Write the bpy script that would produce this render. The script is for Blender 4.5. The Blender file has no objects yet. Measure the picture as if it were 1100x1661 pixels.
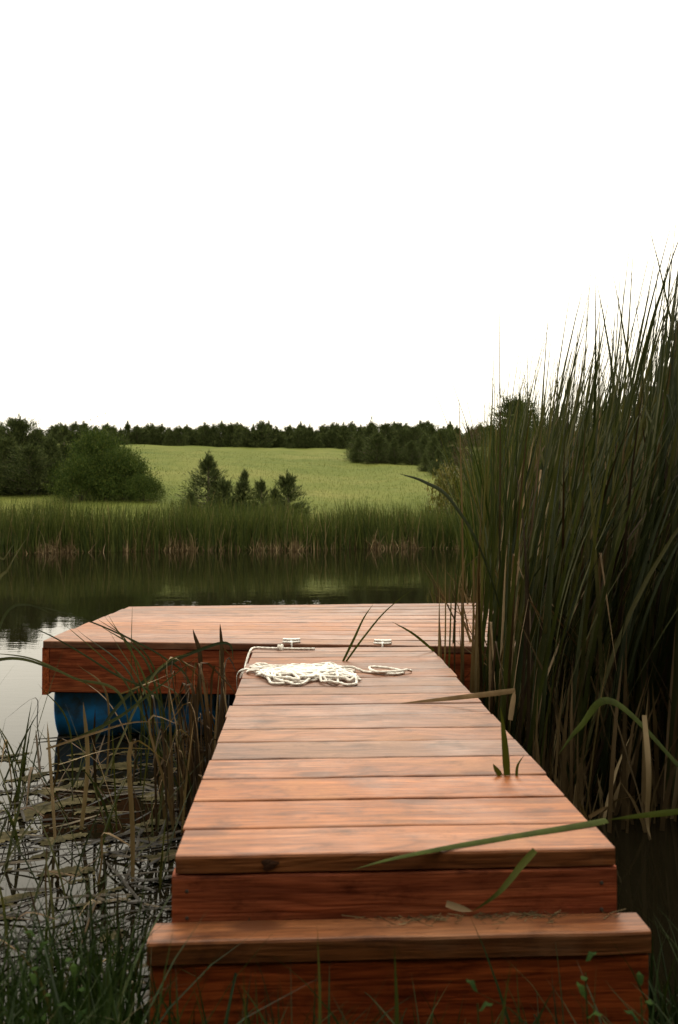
import bpy, math, random
import numpy as np
from mathutils import Vector, Matrix

random.seed(7)
RNG = np.random.default_rng(7)
R = math.radians
SC = bpy.context.scene
COL = SC.collection

# ------------------------------------------------------------------ camera
CAMZ = 1.20
FPX = 1267.0                                  # focal length in photograph pixels (18 mm on a 23.6 mm tall sensor)
cam = bpy.data.cameras.new('camera')
cam.sensor_fit = 'VERTICAL'
cam.sensor_height = 23.6
cam.lens = 18.0
cam.clip_start = 0.02
cam.clip_end = 3000
cam.dof.use_dof = True
cam.dof.focus_distance = 4.6
cam.dof.aperture_fstop = 3.2
camo = bpy.data.objects.new('camera', cam)
camo.location = (0, 0, CAMZ)
camo.rotation_euler = (R(90), 0, 0)
COL.objects.link(camo)
SC.camera = camo

# ------------------------------------------------------------------ sky, sun, exposure (bright overcast, lightest ahead)
SUN_EL, SUN_AZ = 42.0, 10.0                   # sun behind thin cloud, ahead of the camera and a little to the right
world = bpy.data.worlds.new('World')
SC.world = world
world.use_nodes = True
nt = world.node_tree
nt.nodes.clear()
sky = nt.nodes.new('ShaderNodeTexSky')
sky.sky_type = 'NISHITA'
sky.sun_disc = False
sky.sun_elevation = R(SUN_EL)
sky.sun_rotation = R(SUN_AZ)
sky.dust_density = 4.0
mx = nt.nodes.new('ShaderNodeMix')
mx.data_type = 'RGBA'
mx.inputs[0].default_value = 0.94             # thick even cloud over the clear sky
mx.inputs[7].default_value = (16.2, 15.0, 12.3, 1)
bg = nt.nodes.new('ShaderNodeBackground')
bg.inputs['Strength'].default_value = 0.10
wo = nt.nodes.new('ShaderNodeOutputWorld')
nt.links.new(sky.outputs[0], mx.inputs[6])
tcw = nt.nodes.new('ShaderNodeTexCoord')
sep = nt.nodes.new('ShaderNodeSeparateXYZ')
mr = nt.nodes.new('ShaderNodeMapRange')       # an overcast dome is brighter overhead than at the horizon
mr.inputs['From Min'].default_value = 0.0
mr.inputs['From Max'].default_value = 1.0
mr.inputs['To Min'].default_value = 0.75
mr.inputs['To Max'].default_value = 1.55
vm = nt.nodes.new('ShaderNodeVectorMath')
vm.operation = 'SCALE'
nt.links.new(tcw.outputs['Generated'], sep.inputs[0])
nt.links.new(sep.outputs[2], mr.inputs['Value'])
nt.links.new(mx.outputs[2], vm.inputs[0])
nt.links.new(mr.outputs[0], vm.inputs['Scale'])
nt.links.new(vm.outputs[0], bg.inputs['Color'])
nt.links.new(bg.outputs[0], wo.inputs[0])

sun = bpy.data.lights.new('sun', 'SUN')
sun.energy = 1.5
sun.angle = R(22)
sun.color = (1.0, 0.92, 0.77)
suno = bpy.data.objects.new('sun', sun)
sd = Vector((math.sin(R(SUN_AZ)) * math.cos(R(SUN_EL)), math.cos(R(SUN_AZ)) * math.cos(R(SUN_EL)), math.sin(R(SUN_EL))))
suno.rotation_euler = sd.to_track_quat('Z', 'Y').to_euler()
suno.location = (0, 0, 30)
COL.objects.link(suno)

SC.view_settings.view_transform = 'Standard'
SC.view_settings.look = 'None'
SC.view_settings.exposure = 0.48
SC.view_settings.gamma = 1.0
SC.view_settings.use_curve_mapping = False
SC.cycles.use_denoising = True
SC.cycles.max_bounces = 8
SC.cycles.transparent_max_bounces = 8
SC.cycles.caustics_reflective = False
SC.cycles.caustics_refractive = False


# ------------------------------------------------------------------ helpers
def at(px, py, d):
    """world point that stands d metres ahead and shows at photograph pixel (px, py)"""
    return Vector(((px - 550) / FPX * d, d, CAMZ - (py - 830.5) / FPX * d))


def np_mesh(name, V, F, mat=None, smooth=False):
    V = np.asarray(V, dtype=np.float32).reshape(-1, 3)
    F = np.asarray(F, dtype=np.int32)
    n, k = F.shape
    me = bpy.data.meshes.new(name)
    me.vertices.add(len(V))
    me.vertices.foreach_set('co', V.ravel())
    me.loops.add(n * k)
    me.loops.foreach_set('vertex_index', F.ravel())
    me.polygons.add(n)
    me.polygons.foreach_set('loop_start', np.arange(0, n * k, k, dtype=np.int32))
    me.polygons.foreach_set('loop_total', np.full(n, k, dtype=np.int32))
    if smooth:
        me.polygons.foreach_set('use_smooth', np.ones(n, dtype=bool))
    me.update(calc_edges=True)
    me.validate()
    if mat:
        me.materials.append(mat)
    return me


def py_mesh(name, V, F, mat=None, smooth=False):
    me = bpy.data.meshes.new(name)
    me.from_pydata([tuple(v) for v in V], [], F)
    if smooth:
        for p in me.polygons:
            p.use_smooth = True
    me.update()
    if mat:
        me.materials.append(mat)
    return me


def link(name, me, parent=None, loc=(0, 0, 0), rot=(0, 0, 0), scale=(1, 1, 1)):
    o = bpy.data.objects.new(name, me)
    COL.objects.link(o)
    o.location = loc
    o.rotation_euler = rot
    o.scale = scale
    if parent is not None:
        o.parent = parent
    return o


def tag(o, label, cat, group=None):
    o['label'] = label
    o['category'] = cat
    if group:
        o['group'] = group
    return o


def thing(name, label, cat, loc=(0, 0, 0), rot=(0, 0, 0), group=None):
    o = bpy.data.objects.new(name, None)
    COL.objects.link(o)
    o.empty_display_size = 0.1
    o.location = loc
    o.rotation_euler = rot
    return tag(o, label, cat, group)


def setting(name, me):
    o = link(name, me)
    o['kind'] = 'structure'
    return o


def smooth_path(pts, n):
    """Catmull-Rom through pts, n samples per span"""
    P = [Vector(p) for p in pts]
    P = [P[0] * 2 - P[1]] + P + [P[-1] * 2 - P[-2]]
    out = []
    for i in range(1, len(P) - 2):
        p0, p1, p2, p3 = P[i - 1:i + 3]
        for k in range(n):
            t = k / n
            out.append(0.5 * ((2 * p1) + (p2 - p0) * t + (2 * p0 - 5 * p1 + 4 * p2 - p3) * t * t + (3 * p1 - p0 - 3 * p2 + p3) * t ** 3))
    out.append(P[-2])
    return out


def ribbon(path, w, side=None, fold=0.18, tip=1.6, base=0.75, twist=0.0, V=None, F=None):
    """a keeled leaf blade along path: three points across, tapering to the tip"""
    if V is None:
        V, F = [], []
    n = len(path)
    o = len(V)
    for i, p in enumerate(path):
        t = i / (n - 1)
        d = (path[min(i + 1, n - 1)] - path[max(i - 1, 0)]).normalized()
        s = Vector(side) if side is not None else Vector((1, 0, 0))
        s = (s - d * s.dot(d))
        s = s.normalized() if s.length > 1e-4 else d.orthogonal().normalized()
        if twist:
            s = Matrix.Rotation(twist * t, 3, d) @ s
        nn = d.cross(s)
        ww = w * 0.5 * (base + (1 - base) * min(1, t * 5)) * max(0.03, 1 - t ** tip)
        V += [p - s * ww + nn * ww * fold, p.copy(), p + s * ww + nn * ww * fold]
        if i:
            a = o + 3 * (i - 1)
            b = a + 3
            F += [(a, a + 1, b + 1, b), (a + 1, a + 2, b + 2, b + 1)]
    return V, F


def tube(path, r0, r1, seg=6, V=None, F=None, cap=True):
    if V is None:
        V, F = [], []
    n = len(path)
    o = len(V)
    s = None
    for i, p in enumerate(path):
        t = i / (n - 1)
        d = (path[min(i + 1, n - 1)] - path[max(i - 1, 0)]).normalized()
        s = d.orthogonal().normalized() if s is None else (s - d * s.dot(d)).normalized()
        q = d.cross(s)
        r = r0 + (r1 - r0) * t
        for k in range(seg):
            a = 2 * math.pi * k / seg
            V.append(p + s * math.cos(a) * r + q * math.sin(a) * r)
        if i:
            for k in range(seg):
                a, b = o + (i - 1) * seg, o + i * seg
                F.append((a + k, a + (k + 1) % seg, b + (k + 1) % seg, b + k))
    if cap:
        F.append(tuple(o + k for k in reversed(range(seg))))
        F.append(tuple(o + (n - 1) * seg + k for k in range(seg)))
    return V, F


def blades(base, H, az, lean, curve, W, face, nseg=4, droop=0.0, tip=1.6):
    """many blades at once as one vertex and face array (two points across)"""
    N = len(H)
    t = np.linspace(0, 1, nseg + 1)[None, :]
    hor = (lean[:, None] * t + curve[:, None] * t ** 2.2) * H[:, None]
    z = H[:, None] * (t - droop * t ** 3) * np.sqrt(np.maximum(0.05, 1 - (lean[:, None] + curve[:, None] * t) ** 2 * 0.5))
    cx = base[:, 0:1] + np.cos(az)[:, None] * hor
    cy = base[:, 1:2] + np.sin(az)[:, None] * hor
    cz = base[:, 2:3] + z
    w = W[:, None] * 0.5 * np.maximum(0.04, 1 - t ** tip)
    fx, fy = np.cos(face)[:, None], np.sin(face)[:, None]
    L = np.stack([cx - fx * w, cy - fy * w, cz], -1)
    Rr = np.stack([cx + fx * w, cy + fy * w, cz], -1)
    V = np.stack([L, Rr], 2).reshape(-1, 3)
    b = (np.arange(N) * (nseg + 1) * 2)[:, None] + (np.arange(nseg) * 2)[None, :]
    b = b.reshape(-1)
    F = np.stack([b, b + 1, b + 3, b + 2], -1)
    return V, F


def box_mesh(name, sx, sy, sz, mat, bev=0.004, seg=2):
    import bmesh
    bm = bmesh.new()
    bmesh.ops.create_cube(bm, size=1)
    for v in bm.verts:
        v.co = Vector((v.co.x * sx, v.co.y * sy, v.co.z * sz))
    bmesh.ops.bevel(bm, geom=list(bm.edges), offset=bev, segments=seg, affect='EDGES', profile=0.6)
    me = bpy.data.meshes.new(name)
    bm.to_mesh(me)
    bm.free()
    for p in me.polygons:
        p.use_smooth = True
    me.set_sharp_from_angle(angle=R(50))
    me.materials.append(mat)
    return me


def lathe(name, prof, seg, mat, axis='X'):
    V, F = [], []
    for (a, r) in prof:
        for k in range(seg):
            th = 2 * math.pi * k / seg
            V.append((a, r * math.cos(th), r * math.sin(th)) if axis == 'X' else (r * math.cos(th), r * math.sin(th), a))
    for i in range(len(prof) - 1):
        for k in range(seg):
            F.append((i * seg + k, i * seg + (k + 1) % seg, (i + 1) * seg + (k + 1) % seg, (i + 1) * seg + k))
    F.append(tuple(range(seg)))
    F.append(tuple((len(prof) - 1) * seg + k for k in reversed(range(seg))))
    me = py_mesh(name, V, F, mat, True)
    me.set_sharp_from_angle(angle=R(40))
    return me


# ------------------------------------------------------------------ materials
class NT:
    def __init__(s, name):
        s.m = bpy.data.materials.new(name)
        s.m.use_nodes = True
        s.t = s.m.node_tree
        s.t.nodes.clear()
        s.out = s.n('ShaderNodeOutputMaterial')

    def n(s, typ, **kw):
        nd = s.t.nodes.new(typ)
        for k, v in kw.items():
            setattr(nd, k, v)
        return nd

    def l(s, a, b):
        s.t.links.new(a, b)

    def ramp(s, stops, fac=None, interp='LINEAR'):
        r = s.n('ShaderNodeValToRGB')
        e = r.color_ramp.elements
        r.color_ramp.interpolation = interp
        while len(e) < len(stops):
            e.new(0.5)
        for i, (p, c) in enumerate(stops):
            e[i].position = p
            e[i].color = (*c, 1) if len(c) == 3 else c
        if fac is not None:
            s.l(fac, r.inputs[0])
        return r.outputs[0]

    def noise(s, vec, scale, detail=3, rough=0.55, dist=0.0):
        nd = s.n('ShaderNodeTexNoise')
        nd.inputs['Scale'].default_value = scale
        nd.inputs['Detail'].default_value = detail
        nd.inputs['Roughness'].default_value = rough
        nd.inputs['Distortion'].default_value = dist
        if vec is not None:
            s.l(vec, nd.inputs['Vector'])
        return nd.outputs[0]

    def mapping(s, vec, scale=(1, 1, 1)):
        m = s.n('ShaderNodeMapping')
        m.inputs['Scale'].default_value = scale
        s.l(vec, m.inputs['Vector'])
        return m.outputs[0]

    def mix(s, a, b, fac, blend='MIX'):
        m = s.n('ShaderNodeMix', data_type='RGBA', blend_type=blend)
        for sock, v in ((m.inputs[0], fac), (m.inputs[6], a), (m.inputs[7], b)):
            if hasattr(v, 'is_output'):
                s.l(v, sock)
            elif isinstance(v, (int, float)):
                sock.default_value = v
            else:
                sock.default_value = (*v, 1)
        return m.outputs[2]

    def math(s, op, a, b=None):
        m = s.n('ShaderNodeMath', operation=op)
        for sock, v in ((m.inputs[0], a), (m.inputs[1], b)):
            if v is None:
                continue
            if hasattr(v, 'is_output'):
                s.l(v, sock)
            else:
                sock.default_value = v
        return m.outputs[0]

    def bump(s, h, strength, dist):
        b = s.n('ShaderNodeBump')
        b.inputs['Strength'].default_value = strength
        b.inputs['Distance'].default_value = dist
        s.l(h, b.inputs['Height'])
        return b.outputs[0]

    def principled(s, col, rough, normal=None, spec=None, ior=None):
        p = s.n('ShaderNodeBsdfPrincipled')
        if hasattr(col, 'is_output'):
            s.l(col, p.inputs['Base Color'])
        else:
            p.inputs['Base Color'].default_value = (*col, 1)
        if hasattr(rough, 'is_output'):
            s.l(rough, p.inputs['Roughness'])
        else:
            p.inputs['Roughness'].default_value = rough
        if normal is not None:
            s.l(normal, p.inputs['Normal'])
        if spec is not None:
            p.inputs['Specular IOR Level'].default_value = spec
        if ior is not None:
            p.inputs['IOR'].default_value = ior
        return p

    def done(s, shader):
        s.l(shader.outputs[0], s.out.inputs[0])
        return s.m


def leaf_mat(name, stops, source='island', trans=0.25, rough=0.6, streak=True, spec=0.16):
    t = NT(name)
    if source == 'island':
        rnd = t.n('ShaderNodeNewGeometry').outputs['Random Per Island']
    else:
        rnd = t.n('ShaderNodeObjectInfo').outputs['Random']
    col = t.ramp(stops, rnd)
    if streak:
        tc = t.n('ShaderNodeTexCoord').outputs['Object']
        nz = t.noise(t.mapping(tc, (1, 1, 0.25)), 14, 4, 0.6)
        col = t.mix(col, t.ramp([(0.3, (0.35, 0.32, 0.22)), (0.7, (1.25, 1.2, 1.1))], nz), 0.65, 'MULTIPLY')
    p = t.principled(col, rough, spec=spec)
    tr = t.n('ShaderNodeBsdfTranslucent')
    t.l(t.mix(col, (1.0, 1.0, 0.55), 1.0, 'MULTIPLY'), tr.inputs[0])
    ms = t.n('ShaderNodeMixShader')
    ms.inputs[0].default_value = trans
    t.l(p.outputs[0], ms.inputs[1])
    t.l(tr.outputs[0], ms.inputs[2])
    return t.done(ms)


def wood_mat(name, light, mid, dark, wear=0.5, spec=0.38):
    t = NT(name)
    tc = t.n('ShaderNodeTexCoord').outputs['Object']
    rnd = t.n('ShaderNodeObjectInfo').outputs['Random']
    off = t.n('ShaderNodeVectorMath', operation='ADD')
    cm = t.n('ShaderNodeCombineXYZ')
    t.l(t.math('MULTIPLY', rnd, 37.0), cm.inputs[0])
    t.l(t.math('MULTIPLY', rnd, 91.0), cm.inputs[1])
    t.l(t.math('MULTIPLY', rnd, 53.0), cm.inputs[2])
    t.l(tc, off.inputs[0])
    t.l(cm.outputs[0], off.inputs[1])
    v = off.outputs[0]
    # long grain with bends round the knots
    kn = t.n('ShaderNodeTexVoronoi')
    kn.inputs['Scale'].default_value = 1.0
    t.l(t.mapping(v, (2.3, 6.0, 6.0)), kn.inputs['Vector'])
    knot = t.ramp([(0.0, (1, 1, 1)), (0.10, (0.85, 0.85, 0.85)), (0.17, (0, 0, 0))], kn.outputs['Distance'])
    grain = t.noise(t.mapping(v, (2.2, 46, 46)), 1.0, 6, 0.68, 0.6)
    broad = t.noise(t.mapping(v, (1.1, 9, 9)), 1.0, 4, 0.6, 0.8)
    fine = t.noise(t.mapping(v, (9, 210, 210)), 1.0, 3, 0.6)
    blot = t.noise(v, 3.4, 5, 0.65)
    ringn = t.noise(t.mapping(v, (0.75, 7.5, 7.5)), 1.0, 3, 0.5, 0.5)
    ring = t.math('ABSOLUTE', t.math('SUBTRACT', t.math('FRACT', t.math('MULTIPLY', ringn, 11.0)), 0.5))
    ringc = t.ramp([(0.0, (0.50, 0.42, 0.38)), (0.10, (0.86, 0.83, 0.80)), (0.3, (1.06, 1.06, 1.06))], ring)
    col = t.ramp([(0.25, dark), (0.5, mid), (0.78, light)], broad)
    col = t.mix(col, t.ramp([(0.36, (0.48, 0.40, 0.36)), (0.60, (1.18, 1.18, 1.18))], grain), 0.7, 'MULTIPLY')
    col = t.mix(col, t.ramp([(0.35, (0.55, 0.50, 0.46)), (0.62, (1.18, 1.18, 1.18))], fine), 0.8, 'MULTIPLY')
    col = t.mix(col, ringc, 0.7, 'MULTIPLY')
    col = t.mix(col, (light[0] * 1.25, light[1] * 1.5, light[2] * 1.7), t.ramp([(0.5, (0, 0, 0)), (0.72, (wear, wear, wear))], blot))
    col = t.mix(col, t.ramp([(0.32, (0.40, 0.36, 0.34)), (0.47, (1, 1, 1))], t.noise(t.mapping(v, (1, 1.8, 1.8)), 6.5, 6, 0.75)), 0.85, 'MULTIPLY')
    col = t.mix(col, (dark[0] * 0.45, dark[1] * 0.4, dark[2] * 0.4), t.math('MULTIPLY', knot, 0.8))
    vary = t.n('ShaderNodeHueSaturation')
    t.l(col, vary.inputs['Color'])
    t.l(t.math('ADD', t.math('MULTIPLY', rnd, 0.45), 0.78), vary.inputs['Value'])
    t.l(t.math('ADD', t.math('MULTIPLY', t.math('FRACT', t.math('MULTIPLY', rnd, 13.7)), 0.3), 0.85), vary.inputs['Saturation'])
    col = vary.outputs[0]
    rough = t.ramp([(0.3, (0.48, 0.48, 0.48)), (0.7, (0.72, 0.72, 0.72))], blot)
    h = t.math('ADD', t.math('MULTIPLY', grain, 0.7), t.math('MULTIPLY', fine, 0.4))
    return t.done(t.principled(col, rough, t.bump(t.math('ADD', h, t.math('MULTIPLY', ring, 0.5)), 0.8, 0.003), spec=spec))


M = {}
M['deck'] = wood_mat('deck_wood', (0.278, 0.132, 0.071), (0.220, 0.088, 0.041), (0.135, 0.048, 0.021), 0.45, 0.42)
M['fascia'] = wood_mat('fascia_wood', (0.42, 0.104, 0.023), (0.35, 0.072, 0.014), (0.24, 0.042, 0.009), 0.10, 0.12)


def simple(name, col, rough, spec=0.5, bump=None, metal=0.0, var=None):
    t = NT(name)
    tc = t.n('ShaderNodeTexCoord').outputs['Object']
    c = col
    if var:
        c = t.mix(col, var[0], t.ramp([(0.4, (0, 0, 0)), (0.68, (1, 1, 1))], t.noise(tc, var[1], 5, 0.65)))
    nrm = t.bump(t.noise(tc, bump[0], 3), bump[1], 0.01) if bump else None
    p = t.principled(c, rough, nrm, spec)
    p.inputs['Metallic'].default_value = metal
    return t.done(p)


M['drum'] = simple('blue_plastic', (0.016, 0.230, 0.620), 0.42, 0.4, (30, 0.08), var=((0.03, 0.07, 0.12), 9))
M['drum_cap'] = simple('black_plastic', (0.02, 0.02, 0.022), 0.5)
M['cleat'] = simple('white_cleat_paint', (0.78, 0.77, 0.75), 0.38, 0.5, var=((0.5, 0.48, 0.45), 60))
M['rope'] = simple('white_rope', (0.84, 0.82, 0.78), 0.85, 0.15, (600, 0.35), var=((0.60, 0.56, 0.50), 35))
M['screw'] = simple('screw_steel', (0.10, 0.09, 0.08), 0.5, 0.5, metal=0.6)
M['post'] = wood_mat('post_wood', (0.16, 0.10, 0.06), (0.10, 0.06, 0.035), (0.05, 0.03, 0.018), 0.1)
M['knot'] = simple('knot_wood', (0.035, 0.014, 0.007), 0.6, 0.3, (300, 0.4), var=((0.09, 0.035, 0.015), 120))
M['bark'] = simple('bark', (0.055, 0.040, 0.030), 0.9, 0.2, (18, 0.6), var=((0.09, 0.07, 0.055), 6))

GREEN = [(0.0, (0.018, 0.026, 0.010)), (0.35, (0.032, 0.042, 0.015)), (0.7, (0.050, 0.058, 0.021)), (1.0, (0.085, 0.084, 0.036))]
DRY = [(0.0, (0.10, 0.066, 0.036)), (0.5, (0.20, 0.142, 0.084)), (1.0, (0.36, 0.285, 0.19))]
M['reed'] = leaf_mat('reed_green', GREEN, 'object', 0.30)
M['leaf_fresh'] = leaf_mat('leaf_fresh', [(0, (0.045, 0.062, 0.012)), (0.5, (0.060, 0.078, 0.016)), (1, (0.075, 0.085, 0.022))], 'object', 0.22, 0.65, True, 0.08)
M['reed_dry'] = leaf_mat('reed_dry', DRY, 'object', 0.12, 0.7)
M['reed_brown'] = leaf_mat('reed_brown', [(0, (0.025, 0.017, 0.010)), (1, (0.085, 0.056, 0.032))], 'object', 0.08, 0.7)
M['reed_mass'] = leaf_mat('reed_mass', [(0.0, (0.020, 0.036, 0.006)), (0.5, (0.044, 0.062, 0.011)), (0.90, (0.080, 0.094, 0.020)),
                                        (0.95, (0.11, 0.09, 0.035)), (1.0, (0.18, 0.14, 0.07))], 'island', 0.2)
M['reed_litter'] = leaf_mat('reed_litter', [(0, (0.05, 0.034, 0.016)), (0.5, (0.11, 0.078, 0.040)), (0.85, (0.17, 0.125, 0.065)), (1, (0.30, 0.24, 0.15))], 'island', 0.1, 0.75)
M['debris'] = leaf_mat('wet_debris', [(0, (0.005, 0.004, 0.0025)), (0.8, (0.015, 0.011, 0.006)), (0.92, (0.045, 0.034, 0.020)), (1, (0.12, 0.095, 0.06))], 'island', 0.0, 0.5)
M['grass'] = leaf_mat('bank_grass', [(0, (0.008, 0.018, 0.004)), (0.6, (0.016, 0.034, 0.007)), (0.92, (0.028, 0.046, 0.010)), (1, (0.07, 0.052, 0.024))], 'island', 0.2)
M['weed'] = leaf_mat('weed', [(0, (0.010, 0.022, 0.005)), (1, (0.022, 0.040, 0.008))], 'object', 0.15, 0.8, False, 0.03)
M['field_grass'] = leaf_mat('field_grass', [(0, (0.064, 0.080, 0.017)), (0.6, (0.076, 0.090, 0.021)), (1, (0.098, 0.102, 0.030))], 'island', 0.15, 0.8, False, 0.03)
M['cedar'] = leaf_mat('cedar_foliage', [(0, (0.022, 0.031, 0.011)), (0.6, (0.044, 0.058, 0.020)), (1, (0.080, 0.094, 0.032))], 'island', 0.08, 0.8, False, 0.04)
M['cedar_brown'] = leaf_mat('cedar_brown', [(0, (0.045, 0.030, 0.015)), (0.6, (0.075, 0.052, 0.024)), (1, (0.06, 0.062, 0.022))], 'island', 0.08, 0.7, False, 0.15)
M['bush'] = leaf_mat('bush_foliage', [(0, (0.018, 0.034, 0.007)), (0.6, (0.036, 0.056, 0.011)), (1, (0.070, 0.086, 0.018))], 'island', 0.2, 0.7, False, 0.06)
M['bush_yellow'] = leaf_mat('bush_yellow', [(0, (0.06, 0.065, 0.014)), (0.6, (0.10, 0.095, 0.022)), (1, (0.14, 0.115, 0.03))], 'island', 0.2, 0.5, False)


# ------------------------------------------------------------------ ground (one sheet: near bank, lake bed, far bank, hill)
def shore(x):
    return 25.3 + 0.26 * x * (1 if x < 0 else 0.12) + 0.35 * math.sin(x * 0.9) + 0.2 * math.sin(x * 2.3 + 1)


def ground_z(x, y):
    # near bank
    near = 0.10 + (1.45 - y) * 0.14 if y > -2 else 0.583 + (-2 - y) * 0.10
    near += 0.02 * math.sin(x * 3.1) * math.sin(y * 2.7 + 1)
    if y > 1.55:
        near = 0.086 - (y - 1.55) * 0.30
    s = max(8.0, shore(max(-60, min(60, x))))
    far = -0.35 + (y - (s - 1.0)) * 0.30
    if y > s:
        far = min(far, -0.12)
        g = max(0.0, y - s - 1.1)
        rise = 0.113 * max(0, g - 1.5)
        L = 100.0
        if g > L:                                    # rounded crest, then falls away behind
            rise = 0.113 * (L - 1.5) + 1.2 * math.sin(min(1.0, (g - L) / 26.0) * math.pi * 0.5) - max(0, g - L - 40) * 0.03
        rise *= 1.0 + 0.05 * math.sin(x * 0.021 + 0.6) + 0.012 * math.sin(x * 0.11 + y * 0.05)
        far = -0.12 + min(0.35, g * 0.25) + rise + 0.05 * math.sin(x * 0.7 + y * 0.4)
    lake = -0.75
    if y < 12:
        return max(lake, near)
    return max(lake, far)


ys = np.concatenate([np.linspace(-90, -4, 16), np.linspace(-3.5, 2.6, 44), np.linspace(3, 18, 16), np.linspace(18.5, 34, 60),
                     np.linspace(35.5, 170, 70), np.linspace(180, 1200, 20)])
xs = np.concatenate([np.linspace(-700, -75, 14), np.linspace(-70, -21, 30), np.linspace(-20, 20, 110), np.linspace(21, 70, 30), np.linspace(75, 700, 14)])
GV = np.array([[x, y, ground_z(float(x), float(y))] for y in ys for x in xs])
nx, ny = len(xs), len(ys)
ii = (np.arange(ny - 1)[:, None] * nx + np.arange(nx - 1)[None, :]).reshape(-1)
GF = np.stack([ii, ii + 1, ii + 1 + nx, ii + nx], -1)


def ground_material():
    t = NT('ground')
    geo = t.n('ShaderNodeNewGeometry')
    pos = geo.outputs['Position']
    sx = t.n('ShaderNodeSeparateXYZ')
    t.l(pos, sx.inputs[0])
    a = t.noise(pos, 0.11, 6, 0.7)
    b = t.noise(t.mapping(pos, (1, 1, 0.3)), 1.3, 5, 0.7)
    c = t.noise(t.mapping(pos, (3, 1.0, 1)), 4.0, 4, 0.7)
    field = t.ramp([(0.3, (0.052, 0.070, 0.014)), (0.5, (0.076, 0.090, 0.021)), (0.7, (0.106, 0.108, 0.032))], a)
    field = t.mix(field, t.ramp([(0.3, (0.75, 0.78, 0.7)), (0.7, (1.25, 1.2, 1.2))], b), 0.6, 'MULTIPLY')
    field = t.mix(field, t.ramp([(0.3, (0.6, 0.6, 0.6)), (0.7, (1.3, 1.3, 1.25))], c), 0.6, 'MULTIPLY')
    mud = t.ramp([(0.3, (0.018, 0.013, 0.008)), (0.7, (0.045, 0.033, 0.020))], b)
    isfar = t.ramp([(0.0, (0, 0, 0)), (1.0, (1, 1, 1))], t.math('MULTIPLY', t.math('SUBTRACT', sx.outputs[1], 23.0), 0.25))
    col = t.mix(mud, field, isfar)
    return t.done(t.principled(col, 0.95, t.bump(b, 0.6, 0.08), 0.03))


M['ground'] = ground_material()
setting('ground', np_mesh('ground', GV, GF, M['ground'], True))


# ------------------------------------------------------------------ water
def water_material():
    t = NT('water')
    pos = t.n('ShaderNodeNewGeometry').outputs['Position']
    big = t.noise(t.mapping(pos, (0.5, 1.6, 1)), 1.2, 3, 0.5)
    small = t.noise(t.mapping(pos, (1.2, 3.0, 1)), 4.0, 2, 0.5)
    h = t.math('ADD', big, t.math('MULTIPLY', small, 0.3))
    nrm = t.bump(h, 0.035, 0.05)
    murk = t.mix((0.003, 0.003, 0.0015), (0.008, 0.006, 0.003), t.noise(pos, 1.1, 4))
    p = t.principled(murk, 0.015, nrm, ior=1.333)
    p.inputs['Specular IOR Level'].default_value = 0.5
    return t.done(p)


M['water'] = water_material()
wy = [1.0, 8, 16, 30]
WV = [(x, y, 0.0) for y in (0.9, 10, 20, 34) for x in (-160, -40, 0, 40, 160)]
WF = [(r * 5 + c, r * 5 + c + 1, r * 5 + c + 6, r * 5 + c + 5) for r in range(3) for c in range(4)]
setting('water', py_mesh('water', WV, WF, M['water']))

# ------------------------------------------------------------------ walkway, step, floating platform
WZ = 0.496                                     # walkway deck top
TH = 0.036
plank_m = box_mesh('plank', 1.0, 1.0, TH, M['deck'], 0.0)


def plank_mesh(L, w, seed, mat=None, th=TH, bev=0.006):
    """a deck plank with rounded edges and a slight uneven edge"""
    rr = random.Random(seed)
    V, F = [], []
    prof = [(-.5, -.5), (-.5, .5 - bev / th * 1.0), (-.5 + bev / w * 0.35, .5 - bev / th * 0.3), (-.5 + bev / w, .5),
            (.5 - bev / w, .5), (.5 - bev / w * 0.35, .5 - bev / th * 0.3), (.5, .5 - bev / th * 1.0), (.5, -.5)]
    n = 10
    for i in range(n):
        t = i / (n - 1) - 0.5
        e0, e1, b = rr.uniform(-.0014, .0014), rr.uniform(-.0014, .0014), rr.uniform(-.001, .001)
        for (py, pz) in prof:
            V.append((t * L, py * w + (e0 if py < 0 else e1), pz * th + b))
    k = len(prof)
    for i in range(n - 1):
        for j in range(k):
            F.append((i * k + j, i * k + (j + 1) % k, (i + 1) * k + (j + 1) % k, (i + 1) * k + j))
    F.append(tuple(range(k)))
    F.append(tuple((n - 1) * k + j for j in reversed(range(k))))
    me = py_mesh('plank', V, F, mat or M['deck'], True)
    me.set_sharp_from_angle(angle=R(24))
    return me


YAW = R(2.4)
WW = 0.917
walk = thing('walkway', 'red stained plank walkway leading from the step to the floating platform', 'walkway', (0.119, 1.612, 0), (0, 0, YAW))
edges = [0.0, .141, .309, .467, .630, .794, .936, 1.099, 1.256, 1.409, 1.549, 1.715, 1.885, 2.04, 2.19, 2.33, 2.455]
for i in range(len(edges) - 1):
    w = edges[i + 1] - edges[i] - 0.004
    rr = random.Random(i * 3 + 1)
    link('plank', plank_mesh(WW + rr.uniform(-.006, .008), w, i), walk,
         (rr.uniform(-.004, .004), (edges[i] + edges[i + 1]) / 2, WZ - TH / 2 + rr.uniform(-.0015, .0015)), (rr.uniform(-.006, .006), 0, rr.uniform(-.0022, .0022)))
link('fascia_board', plank_mesh(WW + 0.006, 0.155, 101, M['fascia'], 0.038), walk, (0.001, 0.021, WZ - TH - 0.002 - 0.0775), (R(90), 0, 0))
for s in (-1, 1):
    link('side_board', plank_mesh(2.40, 0.145, 110 + s, M['fascia'], 0.036), walk, (s * (WW / 2 - 0.026), 1.245, WZ - TH - 0.002 - 0.0725), (R(90), 0, R(90)))
for yy in (0.35, 1.25, 2.25):
    for s in (-1, 1):
        link('post', box_mesh('post', 0.088, 0.088, 1.0, M['post'], 0.006), walk, (s * (WW / 2 - 0.092), yy, -0.042))
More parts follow.
